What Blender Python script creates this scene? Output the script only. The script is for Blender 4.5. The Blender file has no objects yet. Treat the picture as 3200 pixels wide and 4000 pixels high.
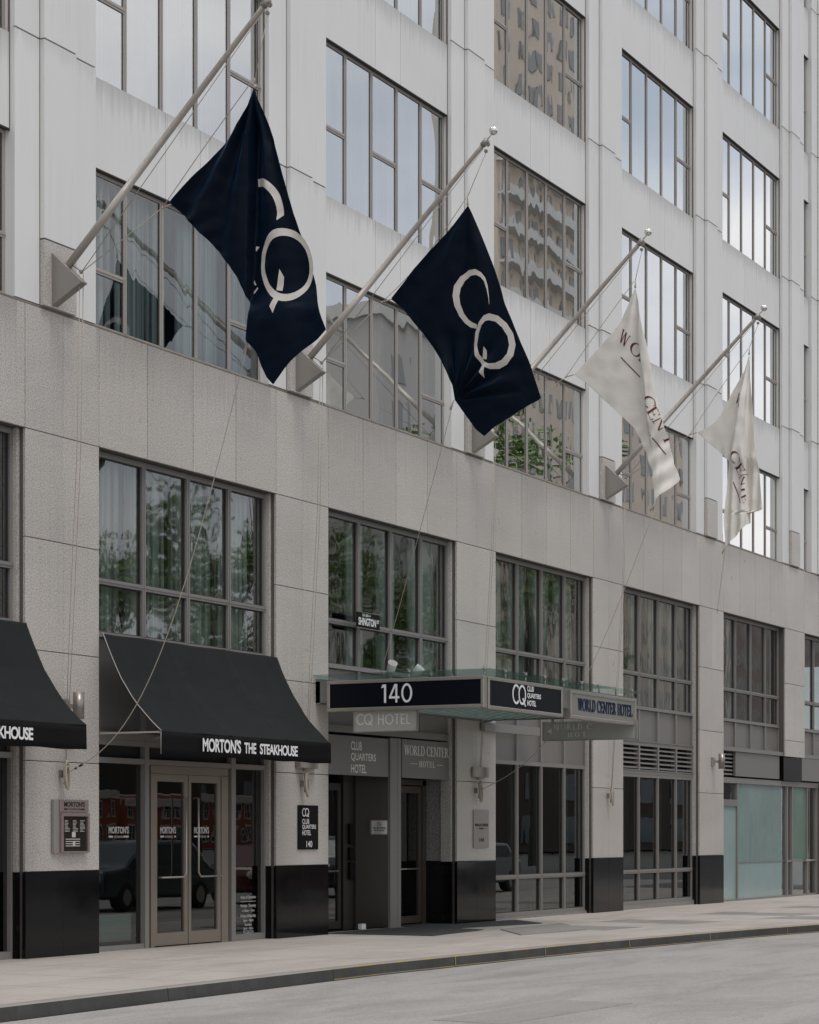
import bpy, bmesh, math, random
from mathutils import Vector, noise
random.seed(7)
R = math.radians
scene = bpy.context.scene
COL = scene.collection

# ---------------- camera, sky, sun, exposure ----------------
cam_d = bpy.data.cameras.new("camera"); cam = bpy.data.objects.new("camera", cam_d); COL.objects.link(cam)
cam.location = (0.0, -17.7, 1.62)
cam.rotation_euler = (R(90), 0, -R(90 - 27.765))
cam_d.sensor_fit = 'HORIZONTAL'; cam_d.sensor_width = 36; cam_d.lens = 96.62
cam_d.shift_y = 0.3935; cam_d.clip_start = 0.1; cam_d.clip_end = 2000
scene.camera = cam

world = bpy.data.worlds.new("World"); scene.world = world; world.use_nodes = True
wn = world.node_tree; wn.nodes.clear()
def N(t, typ, **kw):
    n = t.nodes.new(typ)
    for k, v in kw.items():
        if k == 'ins':
            for i, x in v.items(): n.inputs[i].default_value = x
        else: setattr(n, k, v)
    return n
SUN_EL, SUN_AZ = 64, 205
wo = N(wn, 'ShaderNodeOutputWorld'); wb = N(wn, 'ShaderNodeBackground', ins={'Strength': 0.125})
sky = N(wn, 'ShaderNodeTexSky'); sky.sky_type = 'NISHITA'; sky.sun_disc = False
sky.sun_elevation = R(SUN_EL); sky.sun_rotation = R(SUN_AZ)
tc = N(wn, 'ShaderNodeTexCoord')
mp = N(wn, 'ShaderNodeMapping'); mp.inputs['Scale'].default_value = (1, 1, 1.7)
nz = N(wn, 'ShaderNodeTexNoise', ins={'Scale': 2.6, 'Detail': 7.0, 'Roughness': 0.52, 'Distortion': 0.3})
rmp = N(wn, 'ShaderNodeValToRGB'); rmp.color_ramp.elements[0].position = 0.31; rmp.color_ramp.elements[1].position = 0.53
rmp.color_ramp.elements[0].color = (0.5, 0.5, 0.5, 1)
nz2 = N(wn, 'ShaderNodeTexNoise', ins={'Scale': 5.0, 'Detail': 5.0})
cr2 = N(wn, 'ShaderNodeValToRGB'); cr2.color_ramp.elements[0].position = 0.3; cr2.color_ramp.elements[1].position = 0.7
cr2.color_ramp.elements[0].color = (4.3, 4.6, 5.2, 1); cr2.color_ramp.elements[1].color = (8.7, 8.35, 8.35, 1)
mx = N(wn, 'ShaderNodeMix', data_type='RGBA')
L = wn.links.new
L(tc.outputs['Generated'], mp.inputs[0]); L(mp.outputs[0], nz.inputs['Vector']); L(mp.outputs[0], nz2.inputs['Vector'])
L(nz.outputs[0], rmp.inputs[0]); L(nz2.outputs[0], cr2.inputs[0])
L(rmp.outputs[0], mx.inputs[0]); L(sky.outputs[0], mx.inputs[6]); L(cr2.outputs[0], mx.inputs[7])
L(mx.outputs[2], wb.inputs[0]); L(wb.outputs[0], wo.inputs[0])

sd = bpy.data.lights.new("sun", 'SUN'); sd.energy = 1.45; sd.angle = R(25); sd.color = (1, 0.97, 0.93)
sun = bpy.data.objects.new("sun", sd); COL.objects.link(sun)
_a = R(SUN_AZ); _e = R(SUN_EL)
_dir = Vector((math.sin(_a) * math.cos(_e), math.cos(_a) * math.cos(_e), math.sin(_e)))
sun.rotation_euler = _dir.to_track_quat('Z', 'Y').to_euler()
vs = scene.view_settings
vs.view_transform = 'Standard'; vs.look = 'None'; vs.exposure = 0.0; vs.gamma = 1; vs.use_curve_mapping = False

# ---------------- materials ----------------
def newmat(name):
    m = bpy.data.materials.new(name); m.use_nodes = True
    t = m.node_tree; t.nodes.clear()
    return m, t
def mathn(t, op, a, b=None, clamp=False):
    n = t.nodes.new('ShaderNodeMath'); n.operation = op; n.use_clamp = clamp
    for i, x in enumerate((a, b)):
        if x is None: continue
        if isinstance(x, (int, float)): n.inputs[i].default_value = x
        else: t.links.new(x, n.inputs[i])
    return n.outputs[0]
def surf(name, col, rough=0.6, metal=0.0, var=0.12, vscale=1.5, speck=None, streak=0.0, bump=0.0, bscale=80,
         stretch=None, drips=None, spec=0.5, rvar=0.0, tone=0.0, coat=0.0, sheen=0.0, two=None, dirt=0.0):
    """speck=(scale, colour, amount); stretch = brush direction scale; tone = per object variation"""
    m, t = newmat(name); l = t.links.new
    out = N(t, 'ShaderNodeOutputMaterial'); b = N(t, 'ShaderNodeBsdfPrincipled')
    l(b.outputs[0], out.inputs[0])
    geo = N(t, 'ShaderNodeNewGeometry'); pos = geo.outputs['Position']
    nv = N(t, 'ShaderNodeTexNoise', ins={'Scale': vscale, 'Detail': 6.0, 'Roughness': 0.6}); l(pos, nv.inputs['Vector'])
    f = mathn(t, 'MULTIPLY_ADD', nv.outputs[0], 2 * var); t.nodes[-1].inputs[2].default_value = 1 - var
    if tone:
        oi = N(t, 'ShaderNodeObjectInfo')
        g = mathn(t, 'MULTIPLY_ADD', oi.outputs['Random'], 2 * tone); t.nodes[-1].inputs[2].default_value = 1 - tone
        f = mathn(t, 'MULTIPLY', f, g)
    if streak:
        mpp = N(t, 'ShaderNodeMapping'); mpp.inputs['Scale'].default_value = (12, 12, 0.3); l(pos, mpp.inputs[0])
        ns = N(t, 'ShaderNodeTexNoise', ins={'Scale': 1.3, 'Detail': 5.0, 'Roughness': 0.65}); l(mpp.outputs[0], ns.inputs['Vector'])
        cr = N(t, 'ShaderNodeValToRGB'); cr.color_ramp.elements[0].position = 0.34; cr.color_ramp.elements[1].position = 0.56
        cr.color_ramp.elements[0].color = (1 - streak,) * 3 + (1,); cr.color_ramp.elements[1].color = (1, 1, 1, 1)
        l(ns.outputs[0], cr.inputs[0])
        nm_ = N(t, 'ShaderNodeTexNoise', ins={'Scale': 0.7, 'Detail': 3.0}); l(pos, nm_.inputs['Vector'])
        cm_ = N(t, 'ShaderNodeValToRGB'); cm_.color_ramp.elements[0].position = 0.42; cm_.color_ramp.elements[1].position = 0.60
        l(nm_.outputs[0], cm_.inputs[0])
        mxx = N(t, 'ShaderNodeMix', ins={2: 1.0}); l(cm_.outputs[0], mxx.inputs[0]); l(cr.outputs[0], mxx.inputs[3])
        f = mathn(t, 'MULTIPLY', f, mxx.outputs[0])
    if dirt:
        nd = N(t, 'ShaderNodeTexNoise', ins={'Scale': 0.8, 'Detail': 8.0, 'Roughness': 0.7, 'Distortion': 0.6}); md = N(t, 'ShaderNodeMapping'); md.inputs['Scale'].default_value = (0.35, 1.3, 1); l(pos, md.inputs[0]); l(md.outputs[0], nd.inputs['Vector'])
        cd = N(t, 'ShaderNodeValToRGB'); cd.color_ramp.elements[0].position = 0.36; cd.color_ramp.elements[1].position = 0.55
        cd.color_ramp.elements[0].color = (1 - dirt,) * 3 + (1,); cd.color_ramp.elements[1].color = (1, 1, 1, 1)
        l(nd.outputs[0], cd.inputs[0]); f = mathn(t, 'MULTIPLY', f, cd.outputs[0])
    if drips:   # (sill height, storey height, run length, strength, bay mask)
        zt_, per, ln, am_, msk = drips
        sx = N(t, 'ShaderNodeSeparateXYZ'); l(pos, sx.inputs[0])
        dz = mathn(t, 'SUBTRACT', zt_, sx.outputs[2]); dz = mathn(t, 'MULTIPLY', mathn(t, 'FRACT', mathn(t, 'DIVIDE', dz, per)), per)
        md2 = N(t, 'ShaderNodeMapping'); md2.inputs['Scale'].default_value = (14, 14, 0.12); l(pos, md2.inputs[0])
        nd2 = N(t, 'ShaderNodeTexNoise', ins={'Scale': 1.0, 'Detail': 4.0, 'Roughness': 0.7}); l(md2.outputs[0], nd2.inputs['Vector'])
        run = mathn(t, 'MULTIPLY', nd2.outputs[0], 2 * ln); run = mathn(t, 'SUBTRACT', run, ln * .55)
        k_ = mathn(t, 'SUBTRACT', 1.0, mathn(t, 'DIVIDE', dz, mathn(t, 'MAXIMUM', run, .02)), clamp=True)
        nd3 = N(t, 'ShaderNodeTexNoise', ins={'Scale': 2.6, 'Detail': 5.0, 'Roughness': 0.7}); l(md2.outputs[0], nd3.inputs['Vector'])
        k_ = mathn(t, 'MULTIPLY', k_, mathn(t, 'MULTIPLY', nd3.outputs[0], 1.7))
        if msk:
            fx = mathn(t, 'FRACT', mathn(t, 'DIVIDE', mathn(t, 'SUBTRACT', sx.outputs[0], 24.47), 6.27))
            k_ = mathn(t, 'MULTIPLY', k_, mathn(t, 'LESS_THAN', fx, .725))
        f = mathn(t, 'MULTIPLY', f, mathn(t, 'SUBTRACT', 1.0, mathn(t, 'MULTIPLY', k_, am_)))
    base = None
    if speck:
        sc, c2, am = speck
        n1 = N(t, 'ShaderNodeTexNoise', ins={'Scale': sc, 'Detail': 3.0, 'Roughness': 0.75}); l(pos, n1.inputs['Vector'])
        c1 = N(t, 'ShaderNodeValToRGB'); c1.color_ramp.elements[0].position = 0.40; c1.color_ramp.elements[1].position = 0.56
        c1.color_ramp.elements[0].color = (am, am, am, 1); c1.color_ramp.elements[1].color = (0, 0, 0, 1)
        l(n1.outputs[0], c1.inputs[0])
        mm = N(t, 'ShaderNodeMix', data_type='RGBA', ins={6: (*col, 1), 7: (*c2, 1)}); l(c1.outputs[0], mm.inputs[0])
        base = mm.outputs[2]
    if two:
        n3 = N(t, 'ShaderNodeTexNoise', ins={'Scale': two[1], 'Detail': 5.0}); l(pos, n3.inputs['Vector'])
        c3 = N(t, 'ShaderNodeValToRGB'); c3.color_ramp.elements[0].position = two[2]; c3.color_ramp.elements[1].position = two[2] + .06
        l(n3.outputs[0], c3.inputs[0])
        mm2 = N(t, 'ShaderNodeMix', data_type='RGBA', ins={6: (*col, 1), 7: (*two[0], 1)}); l(c3.outputs[0], mm2.inputs[0])
        if base: l(base, mm2.inputs[6])
        base = mm2.outputs[2]
    vm = N(t, 'ShaderNodeVectorMath', operation='SCALE')
    if base: l(base, vm.inputs[0])
    else: vm.inputs[0].default_value = col
    l(f, vm.inputs['Scale']); l(vm.outputs[0], b.inputs['Base Color'])
    b.inputs['Metallic'].default_value = metal; b.inputs['Roughness'].default_value = rough
    b.inputs['Specular IOR Level'].default_value = spec
    if coat: b.inputs['Coat Weight'].default_value = coat; b.inputs['Coat Roughness'].default_value = 0.08
    if sheen: b.inputs['Sheen Weight'].default_value = sheen; b.inputs['Sheen Tint'].default_value = (0.05, 0.22, 0.5, 1); b.inputs['Sheen Roughness'].default_value = 0.4
    if rvar:
        nr = N(t, 'ShaderNodeTexNoise', ins={'Scale': 3.0, 'Detail': 6.0}); l(pos, nr.inputs['Vector'])
        l(mathn(t, 'MULTIPLY_ADD', nr.outputs[0], rvar * 2), b.inputs['Roughness']); t.nodes[-1].inputs[2].default_value = rough - rvar
    if bump:
        nb = N(t, 'ShaderNodeTexNoise', ins={'Scale': bscale, 'Detail': 4.0})
        if stretch:
            ms = N(t, 'ShaderNodeMapping'); ms.inputs['Scale'].default_value = stretch; l(pos, ms.inputs[0]); l(ms.outputs[0], nb.inputs['Vector'])
        else: l(pos, nb.inputs['Vector'])
        bp = N(t, 'ShaderNodeBump', ins={'Strength': 1.0, 'Distance': bump}); l(nb.outputs[0], bp.inputs['Height']); l(bp.outputs[0], b.inputs['Normal'])
    return m
def glassmat(name, base_r, kf, tint, wav, wscale=1.3, rough=0.0):
    m, t = newmat(name); l = t.links.new
    out = N(t, 'ShaderNodeOutputMaterial'); mxs = N(t, 'ShaderNodeMixShader')
    tr = N(t, 'ShaderNodeBsdfTransparent', ins={'Color': (*tint, 1)})
    gl = N(t, 'ShaderNodeBsdfGlossy', ins={'Color': (0.93, 0.96, 0.96, 1), 'Roughness': rough})
    geo = N(t, 'ShaderNodeNewGeometry'); oi = N(t, 'ShaderNodeObjectInfo')
    cmb = N(t, 'ShaderNodeCombineXYZ'); s = mathn(t, 'MULTIPLY', oi.outputs['Random'], 90.0)
    l(s, cmb.inputs[0]); l(s, cmb.inputs[2])
    ad = N(t, 'ShaderNodeVectorMath', operation='ADD'); l(geo.outputs['Position'], ad.inputs[0]); l(cmb.outputs[0], ad.inputs[1])
    mpp = N(t, 'ShaderNodeMapping'); mpp.inputs['Scale'].default_value = (1.6, 1, 0.8); l(ad.outputs[0], mpp.inputs[0])
    nn = N(t, 'ShaderNodeTexNoise', ins={'Scale': wscale, 'Detail': 1.5, 'Roughness': 0.4, 'Distortion': 0.4}); l(mpp.outputs[0], nn.inputs['Vector'])
    bp = N(t, 'ShaderNodeBump', ins={'Strength': 1.0, 'Distance': wav}); l(nn.outputs[0], bp.inputs['Height'])
    l(bp.outputs[0], gl.inputs['Normal'])
    fr = N(t, 'ShaderNodeFresnel', ins={'IOR': 1.5})
    fac = mathn(t, 'MULTIPLY_ADD', fr.outputs[0], kf, clamp=True); t.nodes[-1].inputs[2].default_value = base_r
    l(fac, mxs.inputs[0]); l(tr.outputs[0], mxs.inputs[1]); l(gl.outputs[0], mxs.inputs[2]); l(mxs.outputs[0], out.inputs[0])
    return m

M = {}
M['granite'] = surf('flamed_granite', (0.565, 0.538, 0.50), 0.31, var=0.10, vscale=0.5, speck=(52, (0.23, 0.212, 0.19), 0.80), streak=0.08, drips=(8.53, 40, 1.5, .26, True), rvar=0.10, tone=0.05, bump=0.0008, bscale=120, dirt=0.08)
M['granite_dark'] = surf('dark_speckled_granite', (0.30, 0.285, 0.265), 0.4, var=0.1, speck=(42, (0.07, 0.065, 0.06), 0.9), bump=0.0008, bscale=120)  # darker speckled granite of the entrance recess wall and the window plinths
M['black_granite'] = surf('polished_black_granite', (0.005, 0.005, 0.0055), 0.09, var=0.3, vscale=4, rvar=0.05, two=((0.012, 0.012, 0.012), 9.0, 0.62), spec=0.28)
M['panel'] = surf('white_metal_panel', (0.695, 0.70, 0.69), 0.42, var=0.05, vscale=0.5, streak=0.05, tone=0.022, drips=(12.04, 3.82, .5, .16, False), spec=0.4)
M['spandrel'] = surf('white_spandrel_panel', (0.69, 0.695, 0.685), 0.42, var=0.05, vscale=0.5, streak=0.06, tone=0.022, drips=(11.97, 3.82, .8, .34, False), spec=0.4)
M['joint'] = surf('dirty_sealant', (0.10, 0.09, 0.08), 0.9, var=0.3)
M['bead'] = surf('weathered_bead', (0.15, 0.13, 0.11), 0.9, var=0.35, vscale=3, streak=0.3)
M['rust'] = surf('stained_sealant', (0.23, 0.20, 0.165), 0.85, var=0.4, vscale=4, streak=0.4)
M['frame'] = surf('taupe_aluminium_frame', (0.215, 0.206, 0.193), 0.42, metal=0.15, var=0.06, spec=0.5, tone=0.03)
M['frame_up'] = surf('grey_aluminium_frame', (0.36, 0.335, 0.31), 0.42, metal=0.15, var=0.08, streak=0.12)
M['gasket'] = surf('dark_gasket', (0.03, 0.028, 0.026), 0.6)
M['infill'] = surf('grey_metal_infill', (0.195, 0.187, 0.177), 0.38, metal=0.25, var=0.04, vscale=0.5, tone=0.04)
M['steel'] = surf('brushed_steel', (0.42, 0.39, 0.355), 0.36, metal=0.75, var=0.08, vscale=3, bump=0.0006, bscale=30, stretch=(9, 9, 0.4))
M['steel_plate'] = surf('dull_steel_plate', (0.33, 0.31, 0.285), 0.42, metal=0.6, var=0.06, vscale=2, bump=0.0005, bscale=30, stretch=(9, 9, 0.4))
M['bronze'] = surf('bronze_door_metal', (0.25, 0.215, 0.18), 0.4, metal=0.4, var=0.08)
M['pole'] = surf('painted_pole', (0.42, 0.385, 0.345), 0.42, metal=0.3, var=0.12, vscale=5, streak=0.2)
M['ball'] = surf('silver_ball', (0.75, 0.73, 0.68), 0.22, metal=0.9, var=0.2, vscale=20)
M['rope'] = surf('weathered_rope', (0.40, 0.36, 0.30), 0.9, var=0.2, vscale=30)
M['cable'] = surf('black_tape', (0.02, 0.02, 0.02), 0.6)
M['awning'] = surf('charcoal_canvas', (0.0105, 0.0125, 0.0125), 0.78, var=0.34, vscale=3.5, bump=0.0015, bscale=25, spec=0.22)
M['valance'] = surf('black_canvas', (0.006, 0.006, 0.0065), 0.7, var=0.15, spec=0.1, bump=0.001, bscale=20)
M['piping'] = surf('pale_piping', (0.34, 0.325, 0.30), 0.6)
M['navy'] = surf('navy_nylon', (0.0016, 0.0050, 0.0125), 0.42, var=0.25, vscale=3, bump=0.004, bscale=9, spec=0.07, sheen=0.22)
M['cream'] = surf('cream_nylon', (0.75, 0.72, 0.665), 0.6, var=0.07, vscale=2.5, bump=0.006, bscale=6)
M['flagwhite'] = surf('flag_print_white', (0.56, 0.53, 0.485), 0.6, var=0.1, vscale=9, bump=0.003, bscale=14)
M['flagred'] = surf('flag_print_maroon', (0.11, 0.018, 0.016), 0.6)
M['white'] = surf('white_lettering', (0.72, 0.72, 0.72), 0.5, var=0.02)
M['offwhite'] = surf('worn_white_lettering', (0.50, 0.49, 0.47), 0.5, var=0.08, vscale=10)
M['blacktext'] = surf('black_lettering', (0.012, 0.012, 0.012), 0.4)
M['navytext'] = surf('blue_lettering', (0.006, 0.022, 0.055), 0.5, spec=0.2)
M['greytext'] = surf('pale_cut_lettering', (0.72, 0.71, 0.67), 0.4)
M['signnavy'] = surf('dark_navy_sign_face', (0.0045, 0.0055, 0.0105), 0.3, var=0.1, spec=0.12)
M['signblack'] = surf('black_sign_face', (0.005, 0.005, 0.006), 0.3, spec=0.12)
M['plaque'] = surf('steel_plaque', (0.32, 0.30, 0.285), 0.4, metal=0.35, var=0.06, vscale=3, bump=0.0004, bscale=30, stretch=(9, 9, .4))
M['pinkplaque'] = surf('rosy_metal_plate', (0.27, 0.215, 0.20), 0.4, metal=0.35, var=0.08)
M['canopyglass'] = glassmat('green_canopy_glass', 0.06, 0.35, (0.82, 0.92, 0.89), 0.0005)
M['canopysoffit'] = surf('green_glass_fin', (0.24, 0.31, 0.30), 0.25, var=0.1, spec=0.6)
M['canopysteel'] = surf('canopy_beam_steel', (0.20, 0.21, 0.20), 0.45, metal=0.4, var=0.15, streak=0.2)
M['glass_sky'] = glassmat('sky_reflecting_glass', 0.40, 2.6, (0.78, 0.84, 0.84), 0.0017, 0.9, 0.008)
M['glass_up'] = glassmat('reflective_glass', 0.07, 1.5, (0.80, 0.88, 0.88), 0.0035, 1.3, 0.012)
M['glass_low'] = glassmat('tinted_lobby_glass', 0.09, 1.9, (0.76, 0.83, 0.79), 0.0034, 1.2, 0.022)
M['glass_shop'] = glassmat('dark_shop_glass', 0.035, 1.35, (0.38, 0.47, 0.44), 0.0007, 1.2)
M['film'] = surf('teal_frosted_film', (0.25, 0.35, 0.345), 0.2, var=0.18, vscale=0.8, streak=0.1, coat=.3)
M['signgrey'] = surf('grey_sign_face', (0.23, 0.22, 0.2), 0.42, metal=0.2, var=0.08, streak=0.15)
M['hangplate'] = surf('pale_grey_plate', (0.42, 0.415, 0.39), 0.4, metal=0.1, var=0.08)
M['brownmetal'] = surf('brown_door_metal', (.10, .082, .068), .35, metal=.4)
M['lamp'] = surf('lamp_steel', (0.27, 0.25, 0.22), 0.34, metal=0.7, var=0.1, vscale=3, bump=0.0006, bscale=30, stretch=(9, 9, 0.4))
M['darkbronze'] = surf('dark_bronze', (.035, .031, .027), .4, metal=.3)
M['film_mid'] = surf('mid_frosted_film', (0.175, 0.255, 0.24), 0.25, var=0.3, vscale=1.1, streak=0.2)
M['film_green'] = surf('green_frosted_film', (0.12, 0.20, 0.155), 0.2, var=0.35, vscale=0.9, streak=0.25)
def sheer(name, col, dens):
    m = surf(name, col, 0.9, var=0.06, vscale=1); t = m.node_tree; l = t.links.new
    out = [n for n in t.nodes if n.type == 'OUTPUT_MATERIAL'][0]; b = [n for n in t.nodes if n.type == 'BSDF_PRINCIPLED'][0]
    geo = N(t, 'ShaderNodeNewGeometry'); mp_ = N(t, 'ShaderNodeMapping'); mp_.inputs['Scale'].default_value = (26, 26, 0.22); l(geo.outputs['Position'], mp_.inputs[0])
    nn = N(t, 'ShaderNodeTexNoise', ins={'Scale': 0.55, 'Detail': 3.0}); l(mp_.outputs[0], nn.inputs['Vector'])
    cr = N(t, 'ShaderNodeValToRGB'); cr.color_ramp.elements[0].position = 0.38; cr.color_ramp.elements[1].position = 0.62
    cr.color_ramp.elements[0].color = (dens,) * 3 + (1,); l(nn.outputs[0], cr.inputs[0])
    tr = N(t, 'ShaderNodeBsdfTransparent'); mx_ = N(t, 'ShaderNodeMixShader'); l(cr.outputs[0], mx_.inputs[0]); l(tr.outputs[0], mx_.inputs[1]); l(b.outputs[0], mx_.inputs[2]); l(mx_.outputs[0], out.inputs[0])
    return m
M['curtain'] = sheer('sheer_white_curtain', (0.66, 0.70, 0.70), 0.62)
M['curtain_green'] = sheer('green_grey_curtain', (0.64, 0.69, 0.66), 0.25)
M['curtain_dark'] = sheer('dark_drape', (0.14, 0.16, 0.155), 0.15)
M['reveal'] = surf('grey_reveal', (0.33, 0.34, 0.33), 0.8)
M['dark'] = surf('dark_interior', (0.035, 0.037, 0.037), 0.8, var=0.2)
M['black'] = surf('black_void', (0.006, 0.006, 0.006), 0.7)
M['sidewalk'] = surf('pale_concrete', (0.47, 0.425, 0.385), 0.85, var=0.10, vscale=0.6, speck=(60, (0.33, 0.30, 0.27), 0.5), tone=0.03, bump=0.0015, bscale=60, dirt=0.2, two=((0.33, 0.30, 0.27), 8.0, 0.64))
M['sidewalk_d'] = surf('stained_concrete', (0.30, 0.285, 0.265), 0.85, var=0.14, vscale=0.8, speck=(60, (0.18, 0.17, 0.16), 0.6), bump=0.0015, bscale=60, dirt=0.2)
M['asphalt'] = surf('worn_asphalt', (0.40, 0.378, 0.353), 0.88, var=0.10, vscale=0.35, speck=(60, (0.24, 0.23, 0.22), 0.8), bump=0.003, bscale=110, dirt=0.24)
M['asphalt2'] = surf('patched_asphalt', (0.345, 0.325, 0.305), 0.88, var=0.12, vscale=0.8, speck=(60, (0.2, 0.19, 0.18), 0.8), bump=0.003, bscale=110, dirt=0.2)
M['kerb'] = surf('steel_faced_kerb', (0.062, 0.062, 0.058), 0.6, var=0.5, vscale=3, metal=0.2, streak=0.2, dirt=0.3)
M['kerbtop'] = surf('kerb_top_stone', (0.27, 0.25, 0.225), 0.8, var=0.15, vscale=2)
M['yellow'] = surf('worn_yellow_paint', (0.38, 0.27, 0.075), 0.8, var=0.4, vscale=5, two=((0.25, 0.225, 0.18), 5.0, 0.44))
M['mat'] = surf('ribbed_rubber_mat', (0.035, 0.040, 0.040), 0.8, speck=(120, (0.07, 0.075, 0.075), 0.8), bump=0.003, bscale=120)
M['brick'] = surf('red_brick', (0.36, 0.11, 0.07), 0.85, var=0.2, vscale=3)
M['dimbrick'] = surf('dark_brown_brick', (0.085, 0.065, 0.055), 0.9, var=0.3, vscale=0.2)
M['tarmac'] = surf('far_ground', (0.12, 0.12, 0.115), 0.9, var=0.2, vscale=0.05)
M['stone'] = surf('beige_tower_stone', (0.62, 0.53, 0.44), 0.8, var=0.15, vscale=0.15, streak=0.15)
M['stone2'] = surf('brown_tower_cladding', (0.24, 0.18, 0.145), 0.7, var=0.15, vscale=0.1)
M['palestone'] = surf('pale_tower_stone', (0.5, 0.48, 0.45), 0.8, var=0.1, vscale=0.1)
M['farwin'] = surf('dark_far_window', (0.05, 0.07, 0.08), 0.15)
M['towerwin'] = surf('tower_window', (0.27, 0.265, 0.255), 0.5)
M['trim'] = surf('white_trim', (0.6, 0.58, 0.55), 0.7)
M['leaf'] = surf('tree_leaf', (0.14, 0.22, 0.065), 0.55, var=0.35, vscale=0.8)
M['bark'] = surf('tree_bark', (0.09, 0.075, 0.06), 0.9, var=0.3, vscale=5)
M['carblue'] = surf('steel_blue_car_paint', (0.035, 0.055, 0.07), 0.2, metal=0.4, coat=0.6)
M['carred'] = surf('dark_red_car_paint', (0.09, 0.015, 0.013), 0.25, metal=0.2, coat=0.6)
M['tyre'] = surf('tyre_rubber', (0.02, 0.02, 0.02), 0.8)
M['redlamp'] = surf('red_lens', (0.5, 0.04, 0.02), 0.2)
M['signred'] = surf('no_smoking_red', (0.35, 0.02, 0.02), 0.4)

# ---------------- mesh helpers ----------------
class MB:
    def __init__(s): s.v = []; s.f = []; s.mi = []; s.sm = []
    def add(s, vs_, fs, mi=0, smooth=False):
        o = len(s.v); s.v += [tuple(p) for p in vs_]
        for f in fs: s.f.append(tuple(i + o for i in f)); s.mi.append(mi); s.sm.append(smooth)
        return s
    def box(s, x0, x1, y0, y1, z0, z1, mi=0):
        return s.add([(x0,y0,z0),(x1,y0,z0),(x1,y1,z0),(x0,y1,z0),(x0,y0,z1),(x1,y0,z1),(x1,y1,z1),(x0,y1,z1)],
                     [(0,3,2,1),(4,5,6,7),(0,1,5,4),(1,2,6,5),(2,3,7,6),(3,0,4,7)], mi)
    def quad(s, a, b, c, d, mi=0): return s.add([a, b, c, d], [(0, 1, 2, 3)], mi)
    def prism(s, pts, x0, x1, mi=0, axis='x'):
        n = len(pts)
        mk = (lambda x, p: (x, p[0], p[1])) if axis == 'x' else ((lambda x, p: (p[0], x, p[1])) if axis == 'y' else (lambda x, p: (p[0], p[1], x)))
        vs_ = [mk(x0, p) for p in pts] + [mk(x1, p) for p in pts]
        fs = [tuple(range(n))[::-1], tuple(range(n, 2 * n))] + [(i, (i + 1) % n, (i + 1) % n + n, i + n) for i in range(n)]
        return s.add(vs_, fs, mi)
    def tube(s, pts, r, seg=8, mi=0, cap=True):
        pts = [Vector(p) for p in pts]; n = len(pts)
        rs = r if isinstance(r, (list, tuple)) else [r] * n
        base = len(s.v); up0 = None
        for i, p in enumerate(pts):
            d = (pts[min(i + 1, n - 1)] - pts[max(i - 1, 0)]).normalized()
            if up0 is None:
                up0 = Vector((0, 0, 1)) if abs(d.z) < 0.9 else Vector((1, 0, 0))
            a = d.cross(up0).normalized(); b = a.cross(d).normalized(); up0 = b
            for j in range(seg):
                t = 2 * math.pi * j / seg
                s.v.append(tuple(p + (a * math.cos(t) + b * math.sin(t)) * rs[i]))
        for i in range(n - 1):
            for j in range(seg):
                s.f.append((base + i*seg + j, base + i*seg + (j+1) % seg, base + (i+1)*seg + (j+1) % seg, base + (i+1)*seg + j)); s.mi.append(mi); s.sm.append(True)
        if cap:
            s.f.append(tuple(base + j for j in range(seg))[::-1]); s.mi.append(mi); s.sm.append(False)
            s.f.append(tuple(base + (n-1)*seg + j for j in range(seg))); s.mi.append(mi); s.sm.append(False)
        return s
    def ball(s, c, r, n=16, mi=0, sq=1.0):
        base = len(s.v); m = n // 2
        for i in range(m + 1):
            th = math.pi * i / m
            for j in range(n):
                ph = 2 * math.pi * j / n
                s.v.append((c[0] + r*math.sin(th)*math.cos(ph), c[1] + r*math.sin(th)*math.sin(ph), c[2] + r*sq*math.cos(th)))
        for i in range(m):
            for j in range(n):
                s.f.append((base+i*n+j, base+(i+1)*n+j, base+(i+1)*n+(j+1)%n, base+i*n+(j+1)%n)); s.mi.append(mi); s.sm.append(True)
        return s
    def mesh(s, name, mats):
        me = bpy.data.meshes.new(name); me.from_pydata(s.v, [], s.f)
        for m in (mats if isinstance(mats, (list, tuple)) else [mats]): me.materials.append(m)
        me.polygons.foreach_set('material_index', s.mi); me.polygons.foreach_set('use_smooth', s.sm)
        me.update(); return me
def link(name, me, parent=None, loc=None, rot=None):
    o = bpy.data.objects.new(name, me); COL.objects.link(o)
    if parent: o.parent = parent
    if loc: o.location = loc
    if rot: o.rotation_euler = rot
    return o
def put(name, mb, mats, parent=None, loc=None, bevel=0, rot=None):
    o = link(name, mb.mesh(name, mats), parent, loc, rot)
    if bevel:
        bv = o.modifiers.new('bevel', 'BEVEL'); bv.width = bevel; bv.segments = 2; bv.limit_method = 'ANGLE'
    return o
def tag(o, label=None, cat=None, group=None, kind=None):
    if label: o['label'] = label
    if cat: o['category'] = cat
    if group: o['group'] = group
    if kind: o['kind'] = kind
    return o
def empty(name, loc, label, cat, group=None):
    o = bpy.data.objects.new(name, None); COL.objects.link(o); o.location = loc; o.empty_display_size = .2
    return tag(o, label, cat, group)
def local(mb, loc):   # shift world coordinates to a parent's frame
    mb.v = [(x - loc[0], y - loc[1], z - loc[2]) for x, y, z in mb.v]; return mb
def copy_tree(o, dx, parent=None):
    c = o.copy(); COL.objects.link(c)
    if parent is None: c.location.x += dx
    else: c.parent = parent
    for ch in list(o.children): copy_tree(ch, dx, c)
    return c

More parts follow.
